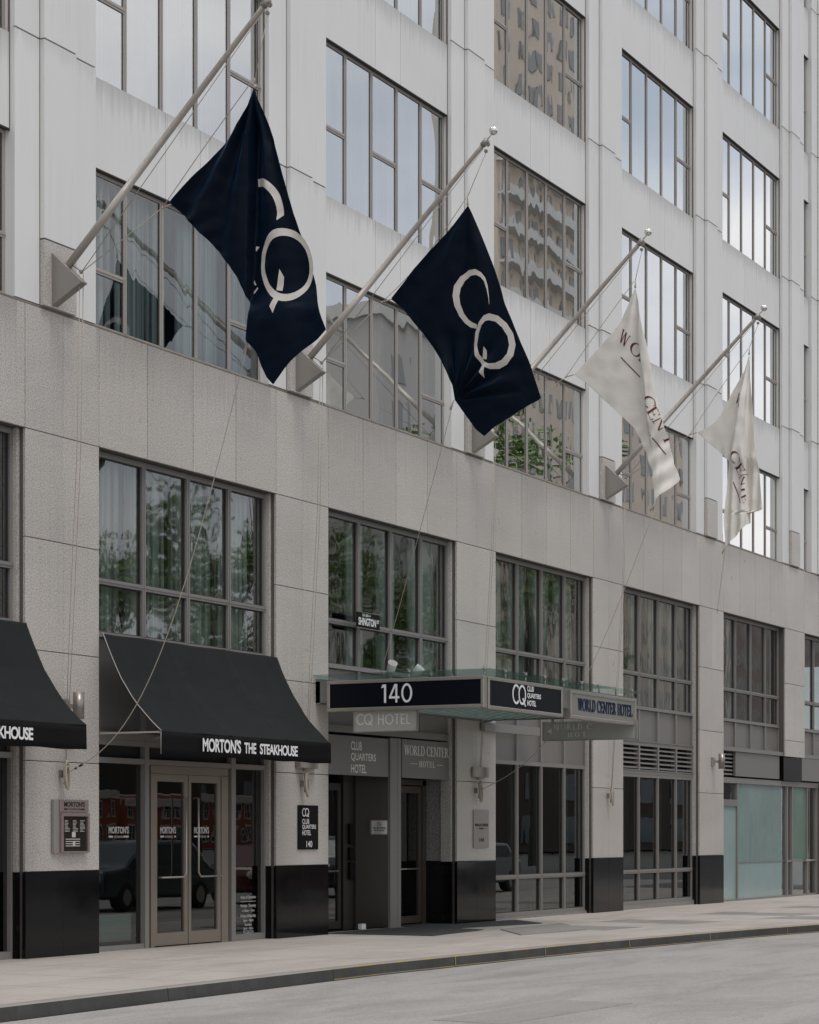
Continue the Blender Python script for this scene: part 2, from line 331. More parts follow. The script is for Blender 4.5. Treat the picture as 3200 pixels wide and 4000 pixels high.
# ---------------- lettering ----------------
_tc = {}
def text_verts(s, bold=0.0, spacing=1.0):
    key = (s, bold, spacing)
    if key not in _tc:
        cu = bpy.data.curves.new('t', 'FONT'); cu.body = s; cu.size = 1; cu.offset = bold; cu.space_character = spacing
        cu.resolution_u = 4; cu.extrude = 0.0
        o = bpy.data.objects.new('t', cu); COL.objects.link(o)
        dg = bpy.context.evaluated_depsgraph_get(); dg.update()
        me = bpy.data.meshes.new_from_object(o.evaluated_get(dg))
        v = [(p.co.x, p.co.y) for p in me.vertices]; f = [tuple(p.vertices) for p in me.polygons]
        COL.objects.unlink(o); bpy.data.objects.remove(o); bpy.data.curves.remove(cu); bpy.data.meshes.remove(me)
        x0 = min(p[0] for p in v); x1 = max(p[0] for p in v); y0 = min(p[1] for p in v); y1 = max(p[1] for p in v)
        _tc[key] = ([((a - x0) / (x1 - x0), (b - y0) / (y1 - y0)) for a, b in v], f)
    return _tc[key]
# small stroke alphabet: quads in a unit cap height, serif or plain
def ring(cx, cy, rx, ry, a0, a1, tx, ty, n=22):
    q = []
    for i in range(n):
        u = [R(a0 + (a1 - a0) * j / n) for j in (i, i + 1)]
        q.append([(cx + rx*math.cos(u[0]), cy + ry*math.sin(u[0])), (cx + rx*math.cos(u[1]), cy + ry*math.sin(u[1])),
                  (cx + (rx-tx)*math.cos(u[1]), cy + (ry-ty)*math.sin(u[1])), (cx + (rx-tx)*math.cos(u[0]), cy + (ry-ty)*math.sin(u[0]))])
    return q
def bar(x0, y0, x1, y1, w): return [[(x0 - w/2, y0), (x0 + w/2, y0), (x1 + w/2, y1), (x1 - w/2, y1)]]
def hb(x0, x1, y, h): return [[(x0, y), (x1, y), (x1, y + h), (x0, y + h)]]
SF = 0.045
SERIF = {
 'W': (1.08, bar(.33,0,.13,1,.15)+bar(.34,0,.53,.95,.06)+bar(.77,0,.55,1,.15)+bar(.78,0,.96,1,.06)+hb(0,.28,1-SF,SF)+hb(.42,.68,1-SF,SF)+hb(.86,1.07,1-SF,SF)),
 'O': (.86, ring(.42,.5,.42,.52,0,360,.14,.05)),
 'R': (.80, bar(.16,0,.16,1,.14)+hb(.02,.32,0,SF)+hb(.02,.2,1-SF,SF)+ring(.30,.74,.30,.26,-90,90,.13,.05,12)+hb(.16,.31,.955,SF)+hb(.16,.31,.48,SF)+bar(.72,0,.36,.5,.15)+hb(.62,.82,0,SF)),
 'L': (.66, bar(.16,0,.16,1,.14)+hb(.02,.32,1-SF,SF)+hb(.02,.58,0,SF)+bar(.59,0,.62,.26,.045)),
 'D': (.84, bar(.16,0,.16,1,.14)+hb(.02,.34,0,SF)+hb(.02,.34,1-SF,SF)+ring(.32,.5,.48,.5,-90,90,.14,.05,16)),
 'C': (.80, ring(.42,.5,.42,.52,42,318,.14,.05)+bar(.735,.62,.735,.92,.04)),
 'E': (.72, bar(.16,0,.16,1,.14)+hb(.02,.6,0,SF)+hb(.02,.58,1-SF,SF)+hb(.16,.48,.48,SF)+bar(.61,0,.65,.25,.045)+bar(.6,1,.6,.78,.045)+bar(.48,.38,.48,.62,.04)),
 'N': (.88, bar(.12,0,.12,1,.06)+bar(.76,0,.12,1,.14)+bar(.78,.0,.78,1,.06)+hb(0,.26,0,SF)+hb(-.02,.14,1-SF,SF)+hb(.66,.9,1-SF,SF)),
 'T': (.74, bar(.36,0,.36,1,.14)+hb(.0,.72,1-SF,SF)+hb(.22,.50,0,SF)+bar(.02,.78,.02,1,.045)+bar(.70,.78,.70,1,.045)),
 'H': (.86, bar(.16,0,.16,1,.14)+bar(.68,0,.68,1,.14)+hb(.16,.68,.48,SF)+hb(.02,.30,0,SF)+hb(.54,.82,0,SF)+hb(.02,.30,1-SF,SF)+hb(.54,.82,1-SF,SF)),
 '1': (.5, bar(.28,0,.28,1,.13)+[[(.08,.80),(.12,.74),(.28,.92),(.24,1)]]),
 '4': (.66, bar(.48,0,.48,1,.12)+bar(.06,.28,.42,.96,.09)+hb(.02,.64,.24,.09)),
 ' ': (.35, []),
}
SANS = {   # geometric light sans used by the round two-letter mark and house number
 'C': (.86, ring(.5,.5,.5,.5,45,315,.11,.11)),
 'Q': (1.0, ring(.5,.5,.5,.5,0,360,.11,.11)+[[(.52,.30),(.62,.36),(1.0,-.06),(.86,-.06)]]),
 '1': (.42, bar(.28,0,.28,1,.13)+[[(.02,.80),(.1,.98),(.28,1),(.28,.86)]]),
 '4': (.72, bar(.50,0,.50,1,.12)+bar(.06,.28,.44,1,.13)+hb(.02,.70,.22,.12)),
 '0': (.74, ring(.36,.5,.36,.52,0,360,.12,.12)),
 'H': (.86, bar(.12,0,.12,1,.11)+bar(.68,0,.68,1,.11)+hb(.12,.68,.45,.1)),
 'O': (1.06, ring(.5,.5,.5,.5,0,360,.1,.1)),
 'T': (.66, bar(.32,0,.32,1,.11)+hb(.02,.62,.9,.1)),
 'E': (.62, bar(.12,0,.12,1,.11)+hb(.12,.54,0,.1)+hb(.12,.5,.45,.1)+hb(.12,.54,.9,.1)),
 'L': (.5, bar(.12,0,.12,1,.11)+hb(.12,.48,0,.1)),
 ' ': (.45, []),
}
def glyphs(s, font, gap=0.06):
    x = 0; out = []
    for ch in s:
        w, q = font[ch]
        for p in q: out.append([(a + x, b) for a, b in p])
        x += w + gap
    return out, x - gap
def place_text(mb, s, org, xd, up, w, h, font=None, bold=0.0, spacing=1.0, gap=.06, depth=0.004, mi=0):
    """org = lower left corner; xd/up unit vectors; lettering fills w x h and stands proud by depth"""
    xd, up, org = Vector(xd), Vector(up), Vector(org); nrm = xd.cross(up)
    if font:
        qs, tw = glyphs(s, font, gap)
        for i, q in enumerate(qs):
            o = org + nrm * (depth + 0.00025 * (i % 9))
            a = [(o + xd * (p[0] / tw * w) + up * (p[1] * h)) for p in q]
            mb.add(a + [p - nrm * depth for p in a], [(0,1,2,3), (0,4,5,1), (1,5,6,2), (2,6,7,3), (3,7,4,0)], mi)
    else:
        v, f = text_verts(s, bold, spacing)
        mb.add([org + nrm * depth + xd * (p[0] * w) + up * (p[1] * h) for p in v], f, mi)
FX, LX, UP = (1, 0, 0), (0, -1, 0), (0, 0, 1)

# ---------------- ground ----------------
def kerb_y(x):
    pts = [(-30, -5.1), (10, -4.85), (18, -4.62), (24, -4.5), (30, -4.72), (36, -5.35), (42, -6.3), (50, -7.6), (80, -11)]
    for (a, b), (c, d) in zip(pts, pts[1:]):
        if x <= c: return b + (d - b) * (x - a) / (c - a)
    return pts[-1][1]
mb = MB(); mb.quad((-300, -420, -.15), (700, -420, -.15), (700, 60, -.15), (-300, 60, -.15))
tag(put('ground', mb, M['tarmac']), 'pale grey ground reaching to the far buildings', kind='structure')
mb = MB(); xs = [-30 + 2 * i for i in range(56)]
for a, b in zip(xs, xs[1:]):
    mb.quad((a, -21.5, -.14), (b, -21.5, -.14), (b, kerb_y(b) - .1, -.14), (a, kerb_y(a) - .1, -.14))
tag(put('road', mb, M['asphalt']), 'worn grey asphalt street along the kerb', kind='structure')
sw = tag(put('sidewalk', MB().box(-30, 80, -4.3, 3, -.16, -.03), M['joint']), 'pale concrete pavement before the hotel', kind='structure')
for nm_, pts_, lb_ in (('asphalt_patch', [(33.5, -7.2), (48, -8.9), (48, -9.5), (33.5, -7.7)], 'narrow darker repair strip along the street near the right kerb'), ('asphalt_patch', [(18.5, -8.2), (21.4, -8.25), (21.3, -9.1), (18.4, -9.0)], 'square darker repair patch near the bottom of the view')):
    tag(put(nm_, MB().prism(pts_, -.139, -.136, axis='z'), M['asphalt2']), lb_, kind='structure')
xs = [8 + 1.55 * i for i in range(36)]
for i, (a, b) in enumerate(zip(xs, xs[1:])):
    ya = (kerb_y(a) + .16); yb = (kerb_y(b) + .16)
    for j in range(3):
        f0, f1 = j / 3, (j + 1) / 3
        q = [(a + .009, ya * (1 - f0) + .008), (b - .009, yb * (1 - f0) + .008), (b - .009, yb * (1 - f1) - (.008 if j < 2 else -.6)), (a + .009, ya * (1 - f1) - (.008 if j < 2 else -.6))]
        put('slab', MB().prism(q, -.12, 0.0, axis='z'), M['sidewalk_d'] if (j == 1 and i in (17, 19, 22, 25)) or (i in (21, 24) and j == 0) else M['sidewalk'], sw)
xs = [7.5, 11.6, 15.6, 19.4, 23.05, 26.2, 28.9, 31.6, 34.4, 37.3, 40.4, 44, 48, 53, 60]
kb = tag(put('kerb', MB().box(7.5, 7.52, -4.9, -4.8, -.16, -.02), M['joint']), 'steel faced kerb with worn yellow paint', kind='structure')
for i, (a, b) in enumerate(zip(xs, xs[1:])):
    mb = MB(); a += .006; b -= .006; n = 3
    for j in range(n):
        u, w = a + (b - a) * j / n, a + (b - a) * (j + 1) / n
        y0, y1 = kerb_y(u), kerb_y(w)
        A = [(u, y0 - .012, -.145), (w, y1 - .012, -.145), (w, y1, -.012), (u, y0, -.012)]
        mb.quad(*A, 0)
        mb.quad((u, y0, -.012), (w, y1, -.012), (w, y1 + .02, .002), (u, y0 + .02, .002), 2 if b > 24 else 1)
        mb.quad((u, y0 + .02, .002), (w, y1 + .02, .002), (w, y1 + .15, .002), (u, y0 + .15, .002), 1)
        if b > 24:
            mb.quad((u, y0 - .0135, -.14), (w, y1 - .0135, -.14), (w, y1 - .0125, -.128), (u, y0 - .0125, -.128), 2)
    mb.quad((a, kerb_y(a) - .012, -.145), (a, kerb_y(a), -.012), (a, kerb_y(a) + .15, 0), (a, kerb_y(a) + .15, -.145), 0)
    if i > 4: mb.quad((a, kerb_y(a) - .016, -.14), (a + .02, kerb_y(a) - .016, -.14), (a + .02, kerb_y(a) - .004, -.012), (a, kerb_y(a) - .004, -.012), 2)
    put('kerbstone', mb, [M['kerb'], M['kerbtop'], M['yellow']], kb)

# ---------------- the hotel building ----------------
P = 6.27; U0 = 24.47; G0 = 24.54
B = empty('hotel_building', (41, 0, 0), 'hotel block with grey granite lower floors and white panelled floors above', 'building')
BL = (41, 0, 0)
def bput(name, mb, mats, parent=B, bevel=0): return put(name, local(mb, BL), mats, parent, bevel=bevel)
def share(name, me, x, z=0.0, parent=B, y=0.0):
    o = bpy.data.objects.new(name, me); COL.objects.link(o); o.parent = parent; o.location = (x - (BL[0] if parent is B else 0), y, z); return o
ROWS = [(8.58, 10.73)] + [(11.97 + 3.82 * i, 14.53 + 3.82 * i) for i in range(4)]
XL, XR = 16.6, 68.0
# bare structure behind the cladding: slabs, backing, back wall
mb = MB()
for z0, z1 in [(-.1, .0), (3.1, 3.6), (6.95, 8.5)]: mb.box(XL, XR, .42, 5, z0, z1)
for (a, b), (c, d) in zip(ROWS, ROWS[1:] + [(27.3, 28)]): mb.box(XL, XR, .32, 5, b + .06, c - .06)
mb.box(XL, XR, 4.9, 5.1, 0, 30)
bput('floor_slab', mb, M['dark'])
mb = MB()
mb.box(XL, XR, .036, .42, 6.905, 8.525)
for k in range(-1, 7):
    g = G0 + P * k
    if g - 1.62 < XR - 1 and k != 5:
        mb.box(g - 1.615, g - .005, .036, .9, 1.1, 6.95)
        mb.box(g - 1.60, g - .02, .05, .9, 0, 1.1)
        mb.box(g - 1.675, g - 1.615, .10, .30, 0.0, 6.9, 1)
        mb.box(g - .005, g + .02, .10, .30, 0.0, 6.9, 1)
bput('backing_wall', mb, [M['joint'], M['granite']])
# granite band over the lower floors
def panel_mesh(name, w, h, t, mat, bev=.004):
    b = bev
    mb = MB(); mb.add([(0,b,0),(w,b,0),(w,t,0),(0,t,0),(0,b,h),(w,b,h),(w,t,h),(0,t,h),(b,0,b),(w-b,0,b),(w-b,0,h-b),(b,0,h-b)],
        [(0,3,2,1),(4,5,6,7),(1,2,6,5),(2,3,7,6),(3,0,4,7),(8,9,10,11),(0,1,9,8),(1,5,10,9),(5,4,11,10),(4,0,8,11)])
    return mb.mesh(name, mat)
wpan = (4.65 / 4)
pm_b = panel_mesh('granite_panel', wpan - .013, 1.615, .04, M['granite'])
pm_p = panel_mesh('granite_panel', .81 - .005, 1.615, .04, M['granite'])
for k in range(-1, 6):
    g = G0 + P * k
    for j in range(4): share('granite_panel', pm_b, g + j * wpan + .004, 6.905)
    for j in range(2): share('granite_panel', pm_p, g - 1.62 + j * .81 + .0025, 6.905)
share('granite_panel', pm_b, G0 + P * 6 - 1.62, 6.905)
mb = MB().box(XL, XR, -.003, .36, 8.523, 8.545); bput('ledge', mb, M['rust'])
# granite piers
ZJ = [1.13, 2.58, 4.03, 5.49, 6.90]
pms = [panel_mesh('granite_panel', .81 - .002, b - a - .01, .04, M['granite']) for a, b in zip(ZJ, ZJ[1:])]
pbase = panel_mesh('base_panel', .81 - .002, 1.125, .055, M['black_granite'], .003)
for k in range(-1, 7):
    g = G0 + P * k
    if k in (5, 6): continue
    for i, pm in enumerate(pms):
        for j in range(2): share('granite_panel', pm, g - 1.62 + j * .81 + .001, ZJ[i] + .005)
    for j in range(2): share('base_panel', pbase, g - 1.62 + j * .81 + .001, 0.0, y=-.004)
    # return faces of the pier in the window opening: black at the foot
    bput('base_return', MB().box(g - 1.682, g - 1.6205, .09, .5, 0, 1.128), M['black_granite'])
# pier five stops above the shop front
g5 = G0 + P * 5
for i, pm in enumerate(pms[2:]):
    for j in range(2): share('granite_panel', pm, g5 - 1.62 + j * .81 + .001, ZJ[i + 2] + .005)
bput('granite_panel', MB().box(g5 - 1.619, g5 - .001, 0, .04, 3.62, 4.025), M['granite'])
bput('backing_wall', MB().box(g5 - 1.61, g5 - .01, .042, .9, 3.62, 6.95), M['joint'])
bput('recess_panel', MB().box(g5 - 1.60, g5 - .08, .05, .12, 3.0, 3.6), M['signblack'])
# GF wall right of the shop
for j in range(4): bput('granite_panel', MB().box(57.55 + j * 1.4, 58.94 + j * 1.4, 0, .04, 0, 2.93), M['granite'])
bput('backing_wall', MB().box(57.5, XR, .042, .5, 0, 2.95), M['joint'])

# upper cladding: each pier is a narrow strip, a proud wide strip and a narrow strip
JZ = [12.04 + 3.82 * i for i in range(5)]
def clad(x, w, y, zs, mat='panel'):
    for a, b in zip(zs, zs[1:]):
        key = (round(w, 3), round(b - a, 3), mat)
        if key not in _cl: _cl[key] = panel_mesh('metal_panel', w, b - a - .020, .03 if y >= 0 else .105, M[mat], .003)
        share('metal_panel', _cl[key], x, a + .010, y=y)
_cl = {}
ztop = JZ + [31.0]
mbj = MB(); mbi = MB()
for k in range(-1, 6):
    u = U0 + P * k - 1.77 if k < 5 else U0 + P * k - 1.77
    clad(u, .517, 0.0, [8.55] + ztop)
    clad(u + .528, .702, -.075, [9.42] + ztop)
    clad(u + 1.232, .535, 0.0, [8.55] + ztop)
    mbj.box(u + .01, u + 1.76, .032, .32, 8.55, 31)
    mbj.box(u + .535, u + 1.225, -.043, .03, 9.42, 31)
    mbi.box(u - .002, u + .03, .031, .30, 8.55, 31)      # jamb face seen from the left
    mbi.box(u + 1.737, u + 1.768, .031, .30, 8.55, 31)
    # granite block that carries the flagpole bracket
    bput('granite_block', MB().box(u + .53, u + 1.23, -.075, .03, 8.55, 9.41), M['granite'], bevel=.004)
bput('sealant_strip', mbj, M['rust']); bput('jamb_panel', mbi, M['panel'])
for k in range(-1, 6):
    u = U0 + P * k - 1.77
    bput('sealant_bead', MB().box(u + .5165, u + .527, -.002, .03, 8.56, 31), M['bead'])
    if k > -1: bput('sealant_bead', MB().box(u - .016, u - .001, .074, .1, 10.7, 31), M['bead'])
bput('sealant_bead', MB().box(56.981, 56.998, -.002, .03, 8.56, 31), M['bead'])
# after the narrow bay
u = 56.5
clad(u, .48, 0, [8.55] + ztop); clad(u + .49, .75, -.075, [8.55] + ztop); clad(u + 1.25, .5, 0, [8.55] + ztop)
bput('sealant_strip', MB().box(u + .01, u + 1.74, .032, .3, 8.55, 31).box(u + .5, u + 1.23, -.043, .03, 8.55, 31), M['rust'])
bput('jamb_panel', MB().box(u - .002, u + .03, .031, .3, 8.55, 31), M['panel'])
for i in range(6): clad(58.3 + i * 1.6, 1.59, .08, [8.55] + ztop, 'spandrel')
# spandrels
def spandrels(x, W, cuts):
    zz = [(b, c) for (a, b), (c, d) in zip(ROWS, ROWS[1:])] + [(ROWS[-1][1], 31.0)]
    for b, c in zz:
        for s, e in zip(cuts, cuts[1:]):
            key = ('s', round(e - s, 3), round(c - b, 3))
            if key not in _cl: _cl[key] = panel_mesh('spandrel_panel', e - s - .012, c - b, .03, M['spandrel'], .003)
            share('spandrel_panel', _cl[key], x + s + .006, b, y=.08)
        mbs.box(x + .01, x + W - .01, .112, .32, b + .03, c - .03)
        bput('drip_edge', MB().box(x + .005, x + W - .005, .078, .15, b - .018, b - .001), M['gasket'])
mbs = MB()
for k in range(-1, 5): spandrels(U0 + P * k, 4.5, [0, 1.8, 2.7, 4.5])
spandrels(55.82, .66, [0, .66])
bput('sealant_strip', mbs, M['rust'])

# upper windows: a frame, its panes and a curtain
def window_frame(W, H, muls, trans, fw=.065, mw=.078, y0=.15, y1=.19, sill=.04, edge=.007):
    mb = MB()
    mb.box(0, W, y0, y1, 0, sill).box(0, W, y0, y1, H - fw, H)
    mb.box(0, fw, y0 + .002, y1, sill, H - fw).box(W - fw, W, y0 + .002, y1, sill, H - fw)
    for m in muls: mb.box(m - mw/2, m + mw/2, y0 - .004, y1, sill, H - fw); mb.box(m - .006, m + .006, y0 - .012, y0, sill, H - fw)
    for a, b, z in trans: mb.box(a, b, y0 - .002, y1, z - .04, z + .04); mb.box(a, b, y0 - .012, y0, z - .006, z + .006)
    mb.box(0, W, y0 - .02, y0, 0, .018)
    # dark gasket lines just inside each light
    xs_ = [fw] + [v for m in muls for v in (m - mw/2, m + mw/2)] + [W - fw]
    for a, b in zip(xs_[::2], xs_[1::2]):
        zz = [sill] + [v for (p, q, z) in trans if p - .1 < a < q for v in (z - .04, z + .04)] + [H - fw]
        for c, d in zip(zz[::2], zz[1::2]):
            g_ = y0 + (.012 if y1 - y0 < .05 else .035)
            mb.box(a, a + edge, g_, y1 + .01, c, d, 1).box(b - edge, b, g_, y1 + .01, c, d, 1)
            mb.box(a + edge, b - edge, g_, y1 + .01, d - edge, d, 1).box(a + edge, b - edge, g_, y1 + .01, c, c + edge, 1)
    return mb
def pane_cells(W, H, muls, trans, fw=.065, mw=.078, sill=.04):
    xs_ = [fw] + [v for m in muls for v in (m - mw/2, m + mw/2)] + [W - fw]; out = []
    for a, b in zip(xs_[::2], xs_[1::2]):
        zz = [sill] + [v for (p, q, z) in trans if p - .1 < a < q for v in (z - .04, z + .04)] + [H - fw]
        for c, d in zip(zz[::2], zz[1::2]): out.append((a, b, c, d))
    return out
_pn = {}
def pane_mesh(w, h, mat):
    key = (round(w, 3), round(h, 3), mat)
    if key not in _pn: _pn[key] = MB().quad((0, 0, 0), (w, 0, 0), (w, 0, h), (0, 0, h)).mesh('pane', M[mat])
    return _pn[key]
def curtain_mesh(W, H, mat, parts, pleat=.12, amp=.05, seed=1):
    """parts: (from, to) fractions; the cloth hangs in vertical pleats of uneven width"""
    rnd = random.Random(seed); mb = MB()
    for a, b in parts:
        x = a * W; pts = []; i = 0
        while x < b * W:
            pts.append((x, amp * (1 if i % 2 else -1) * rnd.uniform(.4, 1))); x += pleat * rnd.uniform(.3, .8); i += 1
        n = len(pts)
        if n < 2: continue
        v = [(p, q, 0) for p, q in pts] + [(p, q * .8, H) for p, q in pts]
        mb.add(v, [(j, j + 1, n + j + 1, n + j) for j in range(n - 1)], 0, True)
    return mb.mesh('curtain', M[mat])
UPM = [.89, 1.79, 2.69, 3.59]
def upper_window(k, r, x, W=4.5, muls=UPM, trans=None, cur=None, cm='curtain', seed=0, gm=None):
    gm = gm or ('glass_sky' if r or k > 0 else 'glass_up')
    z0, z1 = ROWS[r]; H = z1 - z0
    w = share('window', wmesh(W, H, tuple(muls), tuple(trans)), x, z0)
    for a, b, c, d in pane_cells(W, H, muls, trans):
        o = link('pane', pane_mesh(b - a, d - c, gm), w, (a, .166, c))
    me = curtain_mesh(W, H, cm, cur or [(0, .86)], seed=seed)
    link('curtain', me, w, (0, .42, 0))
    return w
_wm = {}
def wmesh(W, H, muls, trans):
    key = (W, round(H, 3), muls, trans)
    if key not in _wm: _wm[key] = window_frame(W, H, muls, trans).mesh('window', [M['frame_up'], M['gasket']])
    return _wm[key]
rnd = random.Random(3)
for k in range(-1, 5):
    for r in range(5):
        zt = .78 if r == 0 else 1.16
        tr = [(0, .87, zt), (3.61, 4.5, zt)]
        if (k, r) in ((1, 1), (3, 3)): tr.append((1.81, 2.67, zt))
        if (k, r) == (2, 0): tr = [(0, .87, .95), (3.61, 4.5, zt)]
        full = [(0, .90)]
        if r == 0: cur, cm = ([(.0, .19), (.22, .52), (.56, .83), (.86, 1)], 'curtain_green') if k < 1 else ([(0.05, .2), (.5, .62), (.86, .97)], 'curtain')
        elif (k, r) in ((2, 1), (2, 2)): cur, cm = [(.85, .95)], 'curtain'
        else: cur, cm = ([(0, .97)], 'curtain') if rnd.random() < .6 else ([(0, .45), (.5, .9)], 'curtain')
        upper_window(k, r, U0 + P * k, trans=tr, cur=cur, cm=cm, seed=k * 10 + r + 50)
for r in range(5):
    upper_window(5, r, 55.82, W=.66, muls=[], trans=[(0, .66, ROWS[r][1] * 0 + (.78 if r == 0 else 1.16))], cur=[(0, 1)], cm='reveal', seed=r)
bput('room_wall', MB().box(55.83, 56.47, .30, .31, 8.6, 26), M['reveal'])
# pale inner reveal on the far side of every upper window
mb = MB(); mw_ = MB()
for k in range(-1, 5):
    x = U0 + P * k
    for z0, z1 in ROWS: mb.box(x + 4.47, x + 4.6, .26, 1.2, z0, z1); mb.box(x - .1, x + .03, .26, 1.2, z0, z1)
    for z0, z1 in ROWS[1:]: mw_.box(x + .0, x + 4.46, 1.2, 1.3, z0, z1)
bput('window_reveal', mb, M['reveal']); bput('room_wall', mw_, M['reveal'])

# second floor windows in the granite
LM = [1.28, 2.41, 3.53]
def lower_window(name, x, z0, z1, muls, trans, W=4.60, gm='glass_low', cur=None, cm='curtain_green', seed=0, fw=.075, mw=.085, fm='frame', cy=.32, amp=.055, y0=.16):
    H = z1 - z0; key = ('L', W, round(H, 3), tuple(muls), tuple(trans), fw, fm, y0)
    if key not in _wm: _wm[key] = window_frame(W, H, muls, trans, fw=fw, mw=mw, y0=y0, y1=y0 + .08, sill=.075, edge=.016).mesh(name, [M[fm], M['gasket']])
    w = share(name, _wm[key], x, z0)
    for a, b, c, d in pane_cells(W, H, muls, trans, fw, mw, .075): link('pane', pane_mesh(b - a, d - c, gm), w, (a, y0 + .05, c))
    if cur: link('curtain', curtain_mesh(W, H, cm, cur, seed=seed, amp=amp), w, (0, y0 + .28, 0))
    return w
T2 = [(0, 4.6, .77)]
for k in range(-1, 7):
    cur = {-1: [(0, .9)], 0: [(.0, .235), (.25, .48), (.50, .735), (.76, .98)], 1: [(0, .16), (.27, .42), (.50, .68), (.76, .98)], 2: [(0, .235), (.26, .49), (.51, .74), (.77, .97)],
           3: [(.0, .235), (.26, .48), (.51, .73), (.77, .95)], 4: [(0, .2), (.3, .42), (.6, .7)], }.get(k)
    if k == 5: lower_window('window', G0 + P * k + .02, 4.34, 6.895, LM, T2, cur=None)
    else: lower_window('window', G0 + P * k + .02, 4.34, 6.895, LM, T2, cur=cur, seed=k + 9, cm='curtain_green' if k != 1 else 'curtain')
# metal infill panels, louvres and rails between the floors
def rail(x, z0, z1, W=4.6, y=.15): return bput('rail', MB().box(x, x + W, y, y + .14, z0, z1).box(x, x + W, y - .02, y, z1 - .02, z1 - .001), M['frame'])
def infill(x, z0, z1, back=True):
    e = [.0] + LM + [4.6]
    for a, b in zip(e, e[1:]): bput('infill_panel', MB().box(x + a + .045, x + b - .045, .20, .23, z0, z1), M['infill'])
    for a in e[1:-1]: bput('mullion', MB().box(x + a - .04, x + a + .04, .155, .233, z0, z1), M['frame'])
    bput('mullion', MB().box(x, x + .045, .155, .233, z0, z1), M['frame']); bput('mullion', MB().box(x + 4.555, x + 4.6, .155, .233, z0, z1), M['frame'])
    bput('backing_wall', MB().box(x, x + 4.6, .235, .3, z0, z1), M['infill'])
def X(k): return G0 + P * k + .02
for k in (-1, 0): infill(X(k), 3.05, 4.335); rail(X(k), 2.94, 3.045)
infill(X(1), 3.42, 4.335); rail(X(1), 3.30, 3.415)
infill(X(2), 3.03, 4.335)
infill(X(3), 3.66, 4.335); rail(X(3), 3.55, 3.655)
infill(X(4), 3.73, 4.335); infill(X(5), 3.73, 4.335); infill(X(6), 3.05, 4.335)
e = [0] + LM + [4.6]
for kk, cells in ((3, e),):
    x = X(kk)
    for a, b in zip(cells, cells[1:]):
        for i in range(5):
            z = 3.055 + i * .1
            bput('louvre_blade', MB().add([(x+a+.04,.17,z),(x+b-.04,.17,z),(x+b-.04,.23,z+.02),(x+a+.04,.23,z+.02),(x+a+.04,.17,z+.03),(x+b-.04,.17,z+.03),(x+b-.04,.23,z+.05),(x+a+.04,.23,z+.05)],
                 [(0,1,2,3),(4,7,6,5),(0,4,5,1),(0,3,7,4),(1,5,6,2)]), M['frame'])
    for a in cells: bput('mullion', MB().box(x + max(a - .04, 0), x + min(a + .04, 4.6), .15, .27, 3.03, 3.55), M['frame'])
    bput('louvre_back', MB().box(x, x + 4.6, .4, .42, 3.03, 3.55), M['black'])
rail(X(3), 2.94, 3.03)
# ground floor glazing, bays two and three
lower_window('window', X(2), .05, 3.03, LM, [(0, 4.6, .75)], gm='glass_shop', cur=[(.02, .16), (.3, .38), (.52, .66), (.84, .95)], cm='curtain_dark', seed=31, amp=.05)
lower_window('window', X(3), .10, 2.94, LM, [(0, 4.6, .71)], gm='glass_shop', cur=[(.1, .3), (.62, .74)], cm='curtain_dark', seed=32, amp=.05)
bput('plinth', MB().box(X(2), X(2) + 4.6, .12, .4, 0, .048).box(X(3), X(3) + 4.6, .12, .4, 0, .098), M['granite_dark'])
# low lit sill inside those bays
for kk in (2, 3): bput('inner_sill', MB().box(X(kk) + .1, X(kk) + 4.5, .6, 1.0, 0.02, .32), M['reveal'])
# bay four shop front with frosted film
x = 49.75
m = MB()
for a, b in ((49.64, 49.72), (51.02, 51.10), (54.86, 54.95), (55.30, 55.38), (56.58, 56.66), (57.40, 57.52)): m.box(a, b, .15, .28, 0, 2.86)
m.box(49.64, 57.52, .13, .3, 2.86, 2.99).box(49.64, 57.52, .16, .3, 0, .05).box(54.95, 57.4, .16, .27, .90, .95)
m.box(51.1, 54.86, .17, .25, .925, .94)
bput('shopfront_frame', m, M['frame'])
for a, b, mt in ((49.72, 51.02, 'film'), (51.10, 54.55, 'film'), (55.38, 56.58, 'film_green')):
    bput('frosted_film', MB().box(a, b, .19, .2, .05 if mt == 'film' else .97, 0.928 if mt == 'film' and a > 50 else (2.3 if mt == 'film' else 2.86)), M[mt])
bput('frosted_film', MB().box(51.10, 54.55, .19, .2, .93, 2.86), M['film_mid'])
bput('transom_box', MB().box(49.72, 51.0, .14, .26, 2.3, 2.46), M['infill'])
for a, b in ((49.72, 51.02), (51.10, 54.86), (54.95, 55.30), (55.38, 56.58), (56.66, 57.40)):
    bput('pane', MB().quad((a, .205, .05), (b, .205, .05), (b, .205, 2.86), (a, .205, 2.86)), M['glass_low'])
bput('door_handle', MB().tube([(56.3, .1, .93), (57.2, .1, .93)], .018), M['steel'])
# fascia over the shop
bput('fascia_panel', MB().box(50.75, 54.1, .10, .16, 3.03, 3.62), M['infill']); bput('fascia_panel', MB().box(55.8, 62, .06, .16, 3.03, 3.62), M['infill'])
bput('rail', MB().box(49.6, 62, .05, .2, 3.625, 3.72), M['frame'])
m = MB()
for i in range(6): m.box(49.66, 50.7, .16, .2, 3.05 + i * .095, 3.09 + i * .095)
bput('louvre_blade', m, M['frame']); bput('louvre_back', MB().box(49.66, 50.75, .3, .31, 3.0, 3.62), M['black'])

